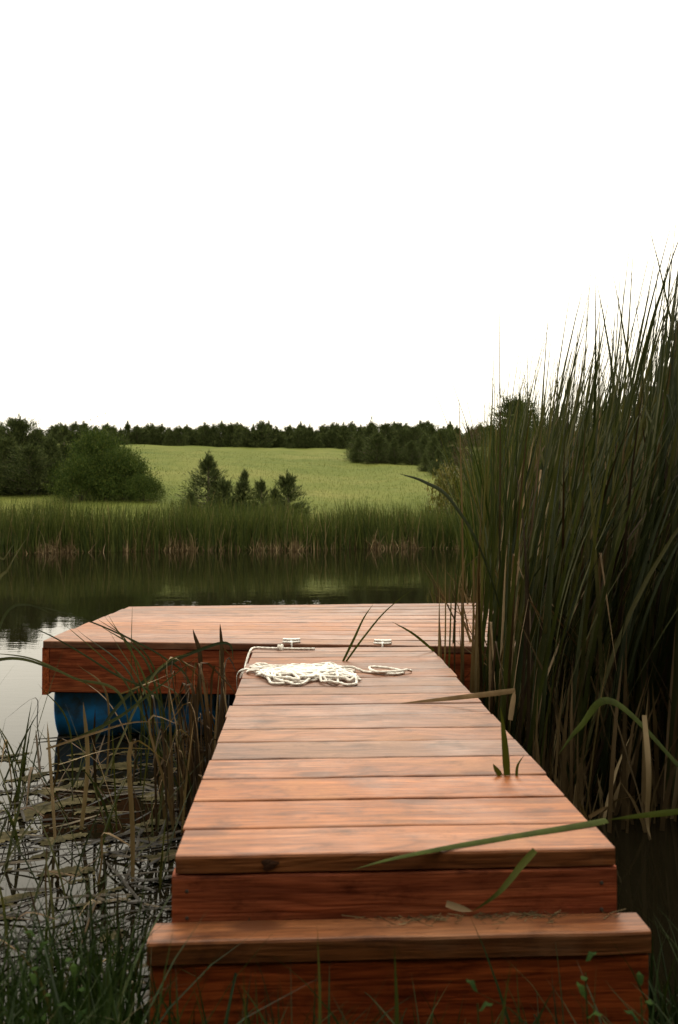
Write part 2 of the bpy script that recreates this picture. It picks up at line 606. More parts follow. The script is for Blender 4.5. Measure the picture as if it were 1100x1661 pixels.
link('joist', plank_mesh(2.38, 0.14, 140, M['fascia'], 0.036), walk, (0, 1.245, WZ - TH - 0.002 - 0.07), (R(90), 0, R(90)))
screw_m = lathe('screw', [(0, 0.0042), (0.0015, 0.0042), (0.0024, 0.002)], 8, M['screw'], 'Z')
for (sx_, sz_) in ((-.43, .035), (-.43, .09), (.43, .035), (.43, .09)):
    link('screw', screw_m, walk, (sx_, 0.0025, WZ - TH - sz_), (R(90), 0, 0))
kv, kf = [], []
for k in range(16):
    a = 2 * math.pi * k / 16
    q = 1 + .22 * math.sin(3 * a + 1) + .12 * math.sin(5 * a)
    kv.append((.017 * q * math.cos(a), 0, .011 * q * math.sin(a)))
    kv.append((.009 * q * math.cos(a), -.0012, .006 * q * math.sin(a)))
for k in range(16):
    j = (k + 1) % 16
    kf.append((2 * k, 2 * j, 2 * j + 1, 2 * k + 1))
kf.append(tuple(2 * k + 1 for k in range(16)))
link('knot', py_mesh('knot', kv, kf, M['knot'], True), walk, (-.262, 0.0012, WZ - .019))
stp = thing('wooden_step', 'low red wooden step standing in the bank grass below the walkway', 'step', (0.124, 1.545, 0), (0, 0, YAW))
link('tread', plank_mesh(0.995, 0.078, 201, M['deck'], 0.044, 0.006), stp, (0, 0.0275, 0.366 - 0.022))
link('riser', plank_mesh(0.985, 0.235, 202, M['fascia'], 0.036), stp, (0, 0.0095, 0.320 - 0.1185), (R(90), 0, 0))
for s in (-1, 1):
    link('cheek', plank_mesh(0.034, 0.23, 203 + s, M['fascia'], 0.036), stp, (s * 0.455, 0.046, 0.318 - 0.116), (R(90), 0, R(90)))

# floating platform, a little twisted by its floats
PX0, PX1, PY0, PY1 = -1.555, 1.05, 4.085, 5.80
zFL, zFR, zBL, zBR = 0.528, 0.492, 0.497, 0.528
plat = thing('floating_platform', 'wide floating platform of reddish planks across the end of the walkway', 'platform', ((PX0 + PX1) / 2, PY0, 0))
NP = 11
PL = PX1 - PX0
for i in range(NP):
    f = (i + 0.5) / NP
    za, zb = zFL + (zBL - zFL) * f, zFR + (zBR - zFR) * f
    rr = random.Random(400 + i)
    pitch = (PY1 - PY0) / NP
    link('plank', plank_mesh(PL + rr.uniform(-.012, .012), pitch - rr.uniform(.004, .009), 300 + i), plat,
         (rr.uniform(-.006, .006), pitch * (i + .5), (za + zb) / 2 - TH / 2), (0, -math.atan2(zb - za, PL), 0))
tilt = -math.atan2(zFR - zFL, PL)
tiltb = -math.atan2(zBR - zBL, PL)
zc, zcb = (zFL + zFR) / 2 - TH - 0.003, (zBL + zBR) / 2 - TH - 0.003
link('fascia_board', plank_mesh(PL - 0.078, 0.235, 330, M['fascia'], 0.038), plat, (0, 0.024, zc - 0.1175), (R(90), -tilt * 0, 0)).rotation_euler = (R(90), tilt, 0)
link('back_board', plank_mesh(PL - 0.078, 0.235, 331, M['fascia'], 0.038), plat, (0, PY1 - PY0 - 0.024, zcb - 0.1175)).rotation_euler = (R(90), tiltb, 0)
link('side_board', plank_mesh(PY1 - PY0 - 0.008, 0.245, 332, M['fascia'], 0.036), plat, (-PL / 2 + 0.018, (PY1 - PY0) / 2, (zFL + zBL) / 2 - TH - 0.126)).rotation_euler = (R(90), math.atan2(zFL - zBL, PY1 - PY0), R(90))
link('side_board', plank_mesh(PY1 - PY0 - 0.008, 0.245, 333, M['fascia'], 0.036), plat, (PL / 2 - 0.018, (PY1 - PY0) / 2, (zFR + zBR) / 2 - TH - 0.126)).rotation_euler = (R(90), math.atan2(zFR - zBR, PY1 - PY0), R(90))
for xx in (-.42, .42):
    link('joist', plank_mesh(PY1 - PY0 - 0.1, 0.14, 340, M['fascia'], 0.036), plat, (xx, (PY1 - PY0) / 2, zc - 0.078), (R(90), 0, R(90)))

prof = [(-.425, .19), (-.432, .205), (-.432, .262), (-.425, .272), (-.405, .276), (-.385, .272), (-.35, .283), (-.155, .287), (-.145, .294), (-.115, .294), (-.105, .287)]
prof = prof + [(-a, r) for a, r in reversed(prof)]
drum_body = lathe('drum_body', prof, 48, M['drum'])
bung = lathe('bung', [(0, .032), (.014, .032), (.018, .026)], 16, M['drum_cap'])
for (dx, dy, lab) in ((-1.088, 4.425, 'blue plastic drum half sunk under the platform beside the open water'),
                      (0.55, 4.46, 'blue plastic drum half sunk under the platform on the cattail side'),
                      (-1.02, 5.44, 'blue plastic drum added behind the first drum to block bright water under the platform'),  # added to cover the bright sky reflection under the platform
                      (0.55, 5.44, 'blue plastic drum under the far edge of the platform on the cattail side')):
    d = thing('float_drum', lab, 'drum', (dx, dy, -0.14), group='float drums under the platform')
    link('drum_body', drum_body, d, (0, 0, 0.31))
    for s in (-1, 1):
        link('bung', bung, d, (-0.424, 0.12 * s, 0.31 + .06), (0, R(180), 0))


# cleats on the platform edge
def make_cleat():
    V, F = [], []
    base = lathe('cleat_base', [(0, .020), (.006, .020), (.010, .014), (.018, .010)], 16, M['cleat'], 'Z')
    horn = tube(smooth_path([(-.052, 0, .020), (-.034, 0, .0185), (-.012, 0, .018), (.012, 0, .018), (.034, 0, .0185), (.052, 0, .020)], 4), .0075, .0075, 10)
    hv = [Vector((v.x, v.y * 1.35, v.z)) for v in horn[0]]
    horn_m = py_mesh('horn', hv, horn[1], M['cleat'], True)
    ring = tube(smooth_path([Vector((.050 * math.cos(a), .030 * math.sin(a), .006)) for a in [2 * math.pi * k / 14 for k in range(15)]], 3), .0055, .0055, 8, cap=False)
    ring_m = py_mesh('base_ring', ring[0], ring[1], M['cleat'], True)
    tabv = tube(smooth_path([(0, -.024, .008), (0, -.038, .006), (.001, -.046, -.006), (.001, -.048, -.034)], 4), .0062, .0050, 8)
    tab_m = py_mesh('tab', tabv[0], tabv[1], M['cleat'], True)
    return base, horn_m, ring_m, tab_m


cb, ch, cr, ct = make_cleat()
for (px_, rz, lab) in ((473, R(4), 'white dock cleat on the platform edge nearest the loose rope end'),
                       (621, R(-6), 'white dock cleat on the platform edge behind the green sprouting blades')):
    x_ = (px_ - 550) / FPX * 4.125
    zz = zFL + (zFR - zFL) * (x_ - PX0) / PL
    c = thing('dock_cleat', lab, 'cleat', (x_, 4.125, zz + 0.0005), (0, 0, rz), 'cleats on the platform edge')
    c.scale = (.88, .88, .88)
    link('base', cb, c)
    link('horn', ch, c)
    link('base_ring', cr, c)
    link('tab', ct, c)

# ------------------------------------------------------------------ rope
def rope_mesh(path, r, name):
    n = len(path)
    seg = 12
    V, F = [], []
    s = None
    L = 0.0
    for i, p in enumerate(path):
        d = (path[min(i + 1, n - 1)] - path[max(i - 1, 0)]).normalized()
        s = d.orthogonal().normalized() if s is None else (s - d * s.dot(d)).normalized()
        q = d.cross(s)
        if i:
            L += (path[i] - path[i - 1]).length
        for k in range(seg):
            a = 2 * math.pi * k / seg
            rr = r * (0.82 + 0.26 * abs(math.cos(1.5 * a - L * 120)))
            V.append(p + s * math.cos(a) * rr + q * math.sin(a) * rr)
        if i:
            for k in range(seg):
                a, b = (i - 1) * seg, i * seg
                F.append((a + k, a + (k + 1) % seg, b + (k + 1) % seg, b + k))
    F.append(tuple(reversed(range(seg))))
    F.append(tuple((n - 1) * seg + k for k in range(seg)))
    return py_mesh(name, V, F, M['rope'], True)


def resample(path, step):
    out = [path[0]]
    acc = 0.0
    for a, b in zip(path, path[1:]):
        l = (b - a).length
        while acc + l >= step:
            t = (step - acc) / l
            a = a + (b - a) * t
            out.append(a.copy())
            l = (b - a).length
            acc = 0.0
        acc += l
    return out


rr = random.Random(21)
RZ = WZ + 0.0068
pts = [at(511, 1058, 3.98), at(480, 1058, 3.98), at(456, 1057, 3.99), at(432, 1055, 4.0), at(414, 1052, 4.01)]
pts = [Vector((p.x, p.y, RZ)) for p in pts]
pts += [Vector((-.448, 3.94, RZ - .004)), Vector((-.462, 3.86, .44)), Vector((-.466, 3.74, .36)), Vector((-.462, 3.60, .37)), Vector((-.450, 3.47, .47)), Vector((-.425, 3.42, RZ + .004)), Vector((-.38, 3.42, RZ + .004))]
px0, py0 = -.38, 3.42
side_ = 1
for k in range(58):                             # thrown-down bights, mostly running across the walkway
    side_ = -side_ if rr.random() < .72 else side_
    nx_ = -.165 + side_ * abs(rr.gauss(.10, .085))
    ny_ = 3.345 + rr.gauss(0, .105)
    ny_ = min(3.53, max(3.17, ny_))
    nx_ = max(-.40, min(.09, nx_))
    pts.append(Vector((nx_, ny_, RZ)))
# loops that trail out of the heap
trail = [at(560, 1098, 3.33), at(575, 1106, 3.24), at(577, 1112, 3.17), at(555, 1114, 3.15), at(520, 1108, 3.21), at(540, 1095, 3.37), at(565, 1090, 3.44),
         at(600, 1093, 3.40), at(640, 1096, 3.36), at(655, 1092, 3.41), at(630, 1090, 3.44), at(600, 1088, 3.46), at(612, 1095, 3.37), at(645, 1094, 3.385), at(668, 1091, 3.42)]
pts += [Vector((p.x, p.y, RZ + (.010 if i in (10, 11) else .0))) for i, p in enumerate(trail)]
rp = resample(smooth_path(pts, 10), 0.006)
hgt_ = {}
zs = []
lay = []
for p in rp:                                    # each strand rests on what already lies beneath it
    key = (int(p.x / .014), int(p.y / .014))
    zs.append(max(p.z, hgt_.get(key, 0)) if p.z > WZ else p.z)
    lay.append((key, zs[-1]))
    if len(lay) > 9:
        kk, zz = lay[-9]
        for dx_ in (-1, 0, 1):
            for dy_ in (-1, 0, 1):
                q = (kk[0] + dx_, kk[1] + dy_)
                if zz > WZ:
                    hgt_[q] = max(hgt_.get(q, 0), min(zz + .0075, RZ + .016))
for _ in range(3):
    zs = [zs[0]] + [(zs[i - 1] + 2 * zs[i] + zs[i + 1]) / 4 for i in range(1, len(zs) - 1)] + [zs[-1]]
for p, z_ in zip(rp, zs):
    p.z = z_
rope = link('rope', rope_mesh(rp, 0.0056, 'rope'), None)
tag(rope, 'heap of white braided rope tangled on the walkway planks', 'rope')
kp = [Vector((at(455, 1057, 3.99).x + .016 * math.cos(a) * .5, at(455, 1057, 3.99).y + .015 * math.sin(a), RZ + .004 + .010 * math.sin(2 * a + .6))) for a in [k * 0.55 for k in range(25)]]
link('knot', rope_mesh(resample(smooth_path(kp, 6), 0.005), 0.0080, 'knot'), rope)
for k in range(7):
    V, F = tube(smooth_path([Vector((-.456, 3.83 - k * .004, .45)), Vector((-.464 - rr.uniform(0, .01), 3.80 + rr.uniform(-.02, .02), .42)), Vector((-.47 - rr.uniform(0, .02), 3.78 + rr.uniform(-.03, .03), .395))], 4), .0016, .0008, 5)
    link('frayed_strand', py_mesh('frayed_strand', V, F, M['rope'], True), rope)


# ------------------------------------------------------------------ far cattail belt, litter, field grass
def srnd(n, a, b):
    return RNG.uniform(a, b, n)


def stuff(name, me, label, cat):
    o = link(name, me)
    o['kind'] = 'stuff'
    return tag(o, label, cat)


N = 22000
bx = srnd(N, -24, 13)
dep = np.abs(RNG.normal(0, 1.5, N))
sh = np.array([shore(float(x)) for x in bx])
by = sh + 0.1 + dep
bz = np.array([max(-0.05, ground_z(float(x), float(y))) for x, y in zip(bx, by)])
clump = 0.5 + 0.5 * np.sin(bx * 1.7 + 0.8 * np.sin(bx * 0.63)) * np.sin(bx * 0.41 + 2)
H = 1.10 + 0.34 * clump + RNG.normal(0, 0.19, N) + 0.10 * (bx < -3)
az = srnd(N, 0, 6.283)
V, F = blades(np.stack([bx, by, bz - 0.03], -1), H, az, np.abs(RNG.normal(0, .10, N)), np.abs(RNG.normal(0, .14, N)), srnd(N, .016, .034), srnd(N, -0.6, 0.6), 4)
stuff('cattail_belt', np_mesh('cattail_belt', V, F, M['reed_mass']), 'belt of green cattails along the far shore of the pond', 'cattails')
N = 2400
bx = srnd(N, -22, 12)
bx = bx + .8 * np.sin(bx * 1.9) + .4 * np.sin(bx * 5.3)
by = np.array([shore(float(x)) for x in bx]) + RNG.normal(0.02, 0.16, N)
V, F = blades(np.stack([bx, by, np.full(N, -.02)], -1), np.abs(RNG.normal(.16, .24, N)) + .08, srnd(N, 0, 6.28), np.abs(RNG.normal(0, .6, N)), RNG.normal(0, .3, N), srnd(N, .014, .034), srnd(N, -0.8, 0.8), 3)
stuff('shore_litter', np_mesh('shore_litter', V, F, M['reed_litter']), 'dry tan reed litter at the foot of the far cattails', 'reed litter')

N = 42000
u = RNG.uniform(0, 1, N)
by = 26.5 + 75 * u ** 1.5
bx = RNG.uniform(-1, 1, N) * (by * 0.5 + 4) - 1
bz = np.array([ground_z(float(x), float(y)) for x, y in zip(bx, by)])
keep = by > np.array([shore(float(x)) for x in bx]) + 1.0
bx, by, bz = bx[keep], by[keep], bz[keep]
n = len(bx)
V, F = blades(np.stack([bx, by, bz - .02], -1), srnd(n, .08, .24), srnd(n, 0, 6.28), srnd(n, 0, .35), srnd(n, 0, .3), srnd(n, .010, .022), srnd(n, -.7, .7), 2)
stuff('field_grass', np_mesh('field_grass', V, F, M['field_grass']), 'pale green meadow grass covering the hillside', 'grass')


# ------------------------------------------------------------------ trees
def tri_leaves(P, D, ln, wd):
    N = len(P)
    S = np.cross(D, RNG.normal(0, 1, (N, 3)))
    S /= np.linalg.norm(S, axis=1, keepdims=True) + 1e-9
    a = P - S * (wd[:, None] * .5)
    b = P + S * (wd[:, None] * .5)
    m1 = P + D * (ln[:, None] * .55) + S * (wd[:, None] * .42)
    c = P + D * ln[:, None]
    V = np.stack([a, b, m1, c], 1).reshape(-1, 3)
    F = np.arange(N * 4).reshape(N, 4)
    return V, F


def unit(v):
    return v / (np.linalg.norm(v, axis=-1, keepdims=True) + 1e-9)


def cedar(H, Rad, nb, leaf, per, fullness=0.8, lean=0.0, bare=0.05, gap=0.0, mat='cedar', spike=1.0, crown_top=.94):
    """returns (trunk mesh, crown mesh) for a red cedar of height H"""
    t = bare + (1 - bare) * RNG.uniform(0, 1, nb) ** 1.7 * 0.97
    az = RNG.uniform(0, 6.283, nb)
    lob = 1 + 0.22 * np.sin(az * 2 + t * 5 + RNG.uniform(0, 6)) + 0.16 * np.sin(az * 3 - t * 9)
    L = Rad * np.minimum(1.0, (1 - t) ** fullness * 1.12) * lob * RNG.uniform(.62, 1.22, nb) + 0.03 * H * (1 - t)
    up = -.02 + 1.0 * t + RNG.uniform(-.10, .25, nb)
    out = np.stack([np.cos(az), np.sin(az), up], -1)
    base = np.stack([lean * t * H, np.zeros(nb), t * H * crown_top], -1)
    K = 5
    Ps, Ds = [], []
    for k in range(K):
        s = (.30 + .70 * (k + RNG.uniform(0, 1, nb)) / K)
        c = base + out * (L * s)[:, None]
        for j in range(per):
            jit = RNG.normal(0, 1, (nb, 3)) * (0.055 * H * (0.35 + .5 * L / Rad))[:, None] * .8
            Ps.append(c + jit)
            Ds.append(unit(out * np.array([.9, .9, .9]) + np.array([0, 0, .35]) + RNG.normal(0, .45, (nb, 3))))
    # secondary leaders: upright spikes round the top
    for k in range(7):
        q = RNG.uniform(.55, .93)
        a_ = RNG.uniform(0, 6.283)
        r_ = Rad * (1 - q) ** fullness * RNG.uniform(.3, .95)
        m_ = 26
        u_ = RNG.uniform(0, 1, m_)
        tw = (1 - u_) * .035 * H * spike
        Ps.append(np.stack([lean * H * q + r_ * math.cos(a_) + RNG.normal(0, 1, m_) * tw, r_ * math.sin(a_) + RNG.normal(0, 1, m_) * tw, H * (q - .08 + .17 * u_)], -1))
        Ds.append(unit(np.stack([RNG.normal(0, .35, m_), RNG.normal(0, .35, m_), np.full(m_, 1.0)], -1)))
    # leader tip
    nl = 40
    tz = RNG.uniform(crown_top - .10, 1.0, nl)
    Ps.append(np.stack([lean * H * tz + RNG.normal(0, 1, nl) * (1.02 - tz) * .16 * H * spike, RNG.normal(0, 1, nl) * (1.02 - tz) * .16 * H * spike, tz * H], -1))
    Ds.append(unit(np.stack([RNG.normal(0, .4, nl), RNG.normal(0, .4, nl), np.full(nl, 1.0)], -1)))
    P, D = np.concatenate(Ps), np.concatenate(Ds)
    if gap:
        kk = RNG.uniform(0, 1, len(P)) > gap
        P, D = P[kk], D[kk]
    n = len(P)
    V, F = tri_leaves(P, D, leaf * RNG.uniform(.6, 1.8, n), leaf * RNG.uniform(.14, .28, n))
    crown = np_mesh('crown', V, F, M[mat])
    TV, TF = tube([Vector((lean * H * q, 0, q * H)) for q in (-.03, .12, .3, .5, .7, .9)], .028 * H, .006 * H, 7)
    for i in range(0, nb, 3):
        b = Vector(base[i])
        tube([b, b + Vector(out[i]) * L[i] * .5, b + Vector(out[i]) * L[i] * .95], .006 * H, .002 * H, 3, TV, TF, False)
    return py_mesh('trunk', TV, TF, M['bark'], True), crown


def shrub(W, H, ncl, per, leaf, mat):
    """a broadleaf bush: leaf clumps through an uneven dome, on several stems"""
    a = RNG.uniform(0, 6.283, ncl)
    z = RNG.uniform(0.06, 1, ncl) ** .8
    rad = np.sqrt(np.maximum(.02, 1 - (z * .93) ** 2.0)) * RNG.uniform(.42, 1.14, ncl) * (1 + .22 * np.sin(a * 3 + z * 6) + .16 * np.sin(a * 5 - z * 9))
    C = np.stack([np.cos(a) * rad * W, np.sin(a) * rad * W, z * H * (1 + .22 * np.sin(a * 2 + 1) * (1 - z) + .10 * np.sin(a * 7))], -1)
    P = np.repeat(C, per, 0) + RNG.normal(0, 1, (ncl * per, 3)) * (.085 * W) * RNG.choice([.6, 1.0, 1.7], (ncl * per, 1))
    D = unit(RNG.normal(0, 1, (ncl * per, 3)) + np.array([0, 0, .25]) + unit(np.repeat(C, per, 0)) * .7)
    n = len(P)
    V, F = tri_leaves(P, D, leaf * RNG.uniform(.6, 1.4, n), leaf * RNG.uniform(.4, .65, n))
    TV, TF = [], []
    for k in range(9):
        c = Vector(C[k * 7 % ncl])
        tube([Vector((0, 0, -.05)), Vector((c.x * .35, c.y * .35, c.z * .5)), c], .02 * H, .005 * H, 5, TV, TF, False)
    return py_mesh('stems', TV, TF, M['bark'], True), np_mesh('crown', V, F, M[mat])


def plant_tree(name, kind, x, y, sx, sz, label, group, parts=('trunk', 'crown'), cat='tree', sink=.05):
    o = thing(name, label, cat, (x, y, ground_z(x, y) - sink), (0, 0, random.uniform(0, 6.28)), group)
    o.scale = (sx, sx, sz)
    link(parts[0], kind[0], o)
    link(parts[1], kind[1], o)
    return o


def place(px_, y):
    return (px_ - 550) / FPX * y


FARC = [cedar(4.0, r_, nb, .34, 4, f, bare=0.0, spike=1.5, crown_top=RNG.uniform(.74, .86)) for r_, nb, f in ((1.5, 230, .8), (1.9, 260, .7), (1.2, 210, .95), (2.1, 280, .65), (1.7, 250, .85))]
MIDC = [cedar(4.4, r_, nb, .17, 7, f, gap=.04, crown_top=RNG.uniform(.82, .92)) for r_, nb, f in ((1.7, 420, .85), (2.1, 480, .7), (1.4, 380, 1.0), (2.1, 470, .8))]

# row along the crest: photograph x, photograph top y
crest = [(-25, 692), (-5, 696), (28, 690), (64, 694), (92, 689), (106, 687), (122, 684), (140, 694), (155, 691), (168, 693), (184, 690), (196, 695), (207, 684), (222, 690), (236, 693), (249, 691), (262, 688), (276, 694),
         (290, 691), (303, 689), (318, 694), (333, 686), (346, 688), (360, 684), (374, 686), (388, 690), (400, 693), (411, 689), (424, 683), (436, 683), (447, 690), (456, 697),
         (473, 699), (484, 694), (494, 693), (503, 687), (512, 698), (524, 700), (536, 697), (547, 690), (558, 684), (571, 684), (585, 690), (600, 690),
         (640, 684), (660, 686), (683, 683), (700, 688), (720, 692), (742, 690), (765, 692), (790, 690), (815, 694), (850, 690), (880, 692), (920, 690), (960, 694), (1010, 690), (1060, 692)]
for i, (px_, py_) in enumerate(crest):
    y = 123 + random.uniform(-2.0, 3.0)
    x = place(px_, y)
    top = CAMZ + (830.5 - py_) / FPX * y
    h = max(2.2, top - ground_z(x, y))
    k = FARC[i % 5]
    s = h / 4.0
    wd = s * random.uniform(.80, 1.2)
    plant_tree('cedar_tree', k, x, y, wd, s, ('tall ' if h > 4.3 else 'short ' if h < 3.5 else '') + ('slim' if i % 5 == 2 else 'broad' if i % 5 in (1, 3) else 'bushy') + ' dark cedar in the row along the hill crest', 'cedars along the hill crest')

for i, px_ in enumerate(range(-40, 1080, 15)):
    y = 132 + random.uniform(-2, 3)
    x = place(px_ + random.uniform(-6, 6), y)
    h = CAMZ + (830.5 - random.uniform(683, 704)) / FPX * y - ground_z(x, y)
    if 455 < px_ < 470:
        continue
    plant_tree('cedar_tree', FARC[(i * 2) % 5], x, y, 1.15, max(2.4, h) / 4.0, ('slim', 'bushy', 'broad', 'conical', 'rounded')[(i * 2) % 5] + ' cedar in the second row behind the hill crest', 'cedars behind the hill crest')

# cedars of the clump beside the leafy bush (near the far shore)
for i, (px_, py_, y, wd) in enumerate([(-70, 676, 46, 1.0), (-38, 690, 43, 1.0), (-8, 688, 45, 1.0), (30, 676, 46, .85), (58, 690, 47, .9), (8, 712, 41, 1.0), (82, 705, 45, .95), (48, 722, 40, 1.0),
                                       (104, 712, 46, .9), (-24, 735, 39, 1.0), (88, 738, 40.5, .9), (128, 716, 49, .95), (150, 722, 50, .9)]):
    x = place(px_, y)
    h = CAMZ + (830.5 - py_) / FPX * y - ground_z(x, y)
    s = h / 4.4
    plant_tree('cedar_tree', MIDC[i % 4], x, y, s * wd * 1.25, s * 1.05, ('conical', 'broad', 'slim', 'bushy')[i % 4] + (' dark cedar in the back of' if y > 44 else ' dark cedar in front of') + ' the clump beside the round leafy bush', 'cedars of the shore clump')
bu = shrub(1.0, 1.0, 900, 22, .046, 'bush')
y = 38.5
for (px_, py_, wd, yy, lab) in ((160, 712, 1.55, 39.5, 'large round leafy bush beside the clump of dark cedars'), (200, 738, 1.35, 38.5, 'middle sized leafy bush leaning against the large round bush'), (232, 776, .95, 37.5, 'low leafy bush sloping down from the other bushes to the cattails'), (132, 750, 1.2, 38, 'dark leafy bush between the cedar clump and the large round bush')):
    x = place(px_, yy)
    h = CAMZ + (830.5 - py_) / FPX * yy - ground_z(x, yy)
    plant_tree('leafy_bush', bu, x, yy, wd, h, lab, None, ('stems', 'crown'), 'bush')

# small cedars on the meadow behind the cattails
lean_c = cedar(2.6, 1.15, 170, .13, 8, 1.15, lean=-.05, gap=.25, crown_top=.86)
thin_c = cedar(1.6, .38, 120, .11, 6, .7, gap=.05)
bush_c = cedar(1.7, .85, 130, .12, 9, .85, gap=.25, crown_top=.84)
for (k, hh, px_, py_, y, wd, lab) in ((lean_c, 2.6, 338, 727, 36, 1.15, 'ragged pointed cedar standing alone on the meadow behind the cattails'),
                                      (bush_c, 1.7, 362, 772, 35, .9, 'short bushy cedar against the side of the ragged pointed cedar'),
                                      (thin_c, 1.6, 396, 762, 35.5, 1.0, 'thin young cedar between the ragged cedar and the low bushy cedars'),
                                      (bush_c, 1.7, 424, 774, 35, .72, 'low cedar next to the thin young cedar'),
                                      (bush_c, 1.7, 468, 764, 34.5, 1.0, 'rounded cedar at the end of the small meadow group'),
                                      (bush_c, 1.7, 310, 795, 34, .8, 'low spreading cedar at the foot of the ragged pointed cedar'),
                                      (bush_c, 1.7, 446, 786, 33.5, .7, 'stubby cedar half hidden by cattails beside the rounded cedar')):
    x = place(px_, y)
    h = CAMZ + (830.5 - py_) / FPX * y - ground_z(x, y)
    s = h / hh
    o = plant_tree('small_cedar', k, x, y, s * wd, s, lab, 'small cedars on the meadow')

# thicket on the slope
for i, (px_, py_, y, wd) in enumerate([(586, 690, 88, 1.0), (603, 676, 86, 1.05), (625, 683, 84, 1.1), (582, 704, 80, 1.0), (645, 684, 86, .9), (612, 695, 78, 1.15), (655, 692, 84, .9), (640, 706, 77, 1.05),
                                       (672, 690, 84, .95), (690, 698, 82, .9), (668, 712, 77, 1.0), (704, 702, 72, .9), (716, 696, 76, .9), (735, 692, 75, 1.0)]):
    x = place(px_, y)
    h = CAMZ + (830.5 - py_) / FPX * y - ground_z(x, y)
    s = max(.5, h / 4.4)
    plant_tree('cedar_tree', MIDC[(i * 3 + 1) % 4], x, y, s * wd * 1.0, s, ('conical', 'broad', 'slim', 'bushy')[(i * 3 + 1) % 4] + (' cedar at the rear of' if y > 80 else ' cedar at the front of') + ' the thicket halfway up the meadow slope', 'cedars of the slope thicket')
for i, (px_, py_, y, wd) in enumerate([(712, 722, 62, 1.0), (738, 716, 60, 1.0), (690, 738, 66, .8)]):
    x = place(px_, y)
    h = CAMZ + (830.5 - py_) / FPX * y - ground_z(x, y)
    s = max(.4, h / 4.4)
    plant_tree('cedar_tree', MIDC[(i + 2) % 4], x, y, s * wd * .95, s, 'green cedar in front of the slope thicket, next to the brown cedar', 'cedars below the slope thicket')
# trees behind the cattail stand
deadc = cedar(4.4, 1.7, 300, .15, 4, .5, gap=.35, mat='cedar_brown')
for (k, px_, py_, y, wd, lab) in ((deadc, 765, 690, 36, .85, 'brown half bare cedar behind the tall cattails'),
                                  (MIDC[1], 838, 642, 40, 1.0, 'tall dark cedar rising behind the tall cattails'),
                                  (MIDC[0], 905, 660, 38, 1.0, 'dark cedar hidden behind the thick of the tall cattails'),
                                  (MIDC[3], 985, 650, 36, 1.0, 'broad cedar hidden behind the tall cattail tops'),
                                  (MIDC[2], 1065, 655, 38, 1.2, 'cedar behind the outermost tall cattails'),
                                  (MIDC[1], 1150, 650, 36, 1.1, 'wide cedar beyond the end of the cattail stand')):
    x = place(px_, y)
    h = CAMZ + (830.5 - py_) / FPX * y - ground_z(x, y)
    s = h / 4.4
    plant_tree('cedar_tree', k, x, y, s * wd, s, lab, None)
for i in range(18):  # unseen cedars added behind the camera so the front faces go dark
    x, y = -19 + i * 2.2 + random.uniform(-.6, .6), -5.6 - random.uniform(0, 1.5) - (2.8 if i % 2 else 0)
    plant_tree('cedar_tree', MIDC[i % 4], x, y, 2.3, 3.6 + random.uniform(-.3, .5), 'large unseen cedar added behind the camera to shade the step', 'cedars added behind the camera for shade')
by_ = shrub(.8, 1.0, 220, 12, .085, 'bush_yellow')
for (px_, py_, y, lab) in ((728, 770, 30, 'yellow green shrub at the edge of the far cattails below the brown cedar'), (772, 782, 30.5, 'yellowish shrub partly behind dry cattail stems')):
    x = place(px_, y)
    plant_tree('shore_shrub', by_, x, y, 1.0, CAMZ + (830.5 - py_) / FPX * y - ground_z(x, y), lab, None, ('stems', 'crown'), 'shrub')


# ------------------------------------------------------------------ cattails beside the walkway
def leaf_variant(L, w, lean, curve, mat, brk=None, seed=0):
    """one long cattail leaf standing at the origin, leaning towards +x"""
    rr = random.Random(seed)
    pts = []
    n = 11
    ph = rr.uniform(0, 6.28)
    for i in range(n):
        t = i / (n - 1)
        x = L * (lean * t + curve * t ** 2.6) + .012 * math.sin(t * 5 + ph)
        z = L * t * math.sqrt(max(.1, 1 - (lean + curve * t ** 1.6) ** 2))
        pts.append(Vector((x, .02 * math.sin(t * 4 + ph) * L * .4, z)))
    if brk:
        k = int(brk * (n - 1))
        p = pts[k]
        L2 = L * (1 - brk)
        L2 *= .7
        ang = rr.uniform(-1.4, -.75)
        pts = pts[:k + 1] + [p + Vector((math.cos(ang) * L2 * q, .05 * q, math.sin(ang) * L2 * q)) for q in (.06, .4, .7, 1.0)]
    V, F = ribbon(pts, w, (0, 1, 0), .22, 3.6, .8, rr.uniform(-1.6, 1.6))
    return py_mesh('leaf', V, F, mat, True)


RL = random.Random(5)
LEAF = [leaf_variant(RL.uniform(2.15, 2.6), RL.uniform(.012, .021), RL.uniform(.0, .12), RL.uniform(.0, .16), M['reed'], None, i) for i in range(18)]
LEAFB = [leaf_variant(RL.uniform(1.9, 2.5), RL.uniform(.012, .019), RL.uniform(.02, .14), RL.uniform(.02, .2), M['reed'], RL.uniform(.66, .88), 40 + i) for i in range(5)]
LEAFD = [leaf_variant(RL.uniform(1.1, 2.3), RL.uniform(.013, .026), RL.uniform(.0, .08), RL.uniform(0, .08), M['reed_dry'], (None if i % 4 else RL.uniform(.4, .8)), 60 + i) for i in range(12)]
LEAFN = [leaf_variant(RL.uniform(1.3, 2.4), RL.uniform(.010, .018), RL.uniform(.0, .18), RL.uniform(0, .25), M['reed_brown'], (None if i % 3 else RL.uniform(.3, .7)), 80 + i) for i in range(6)]


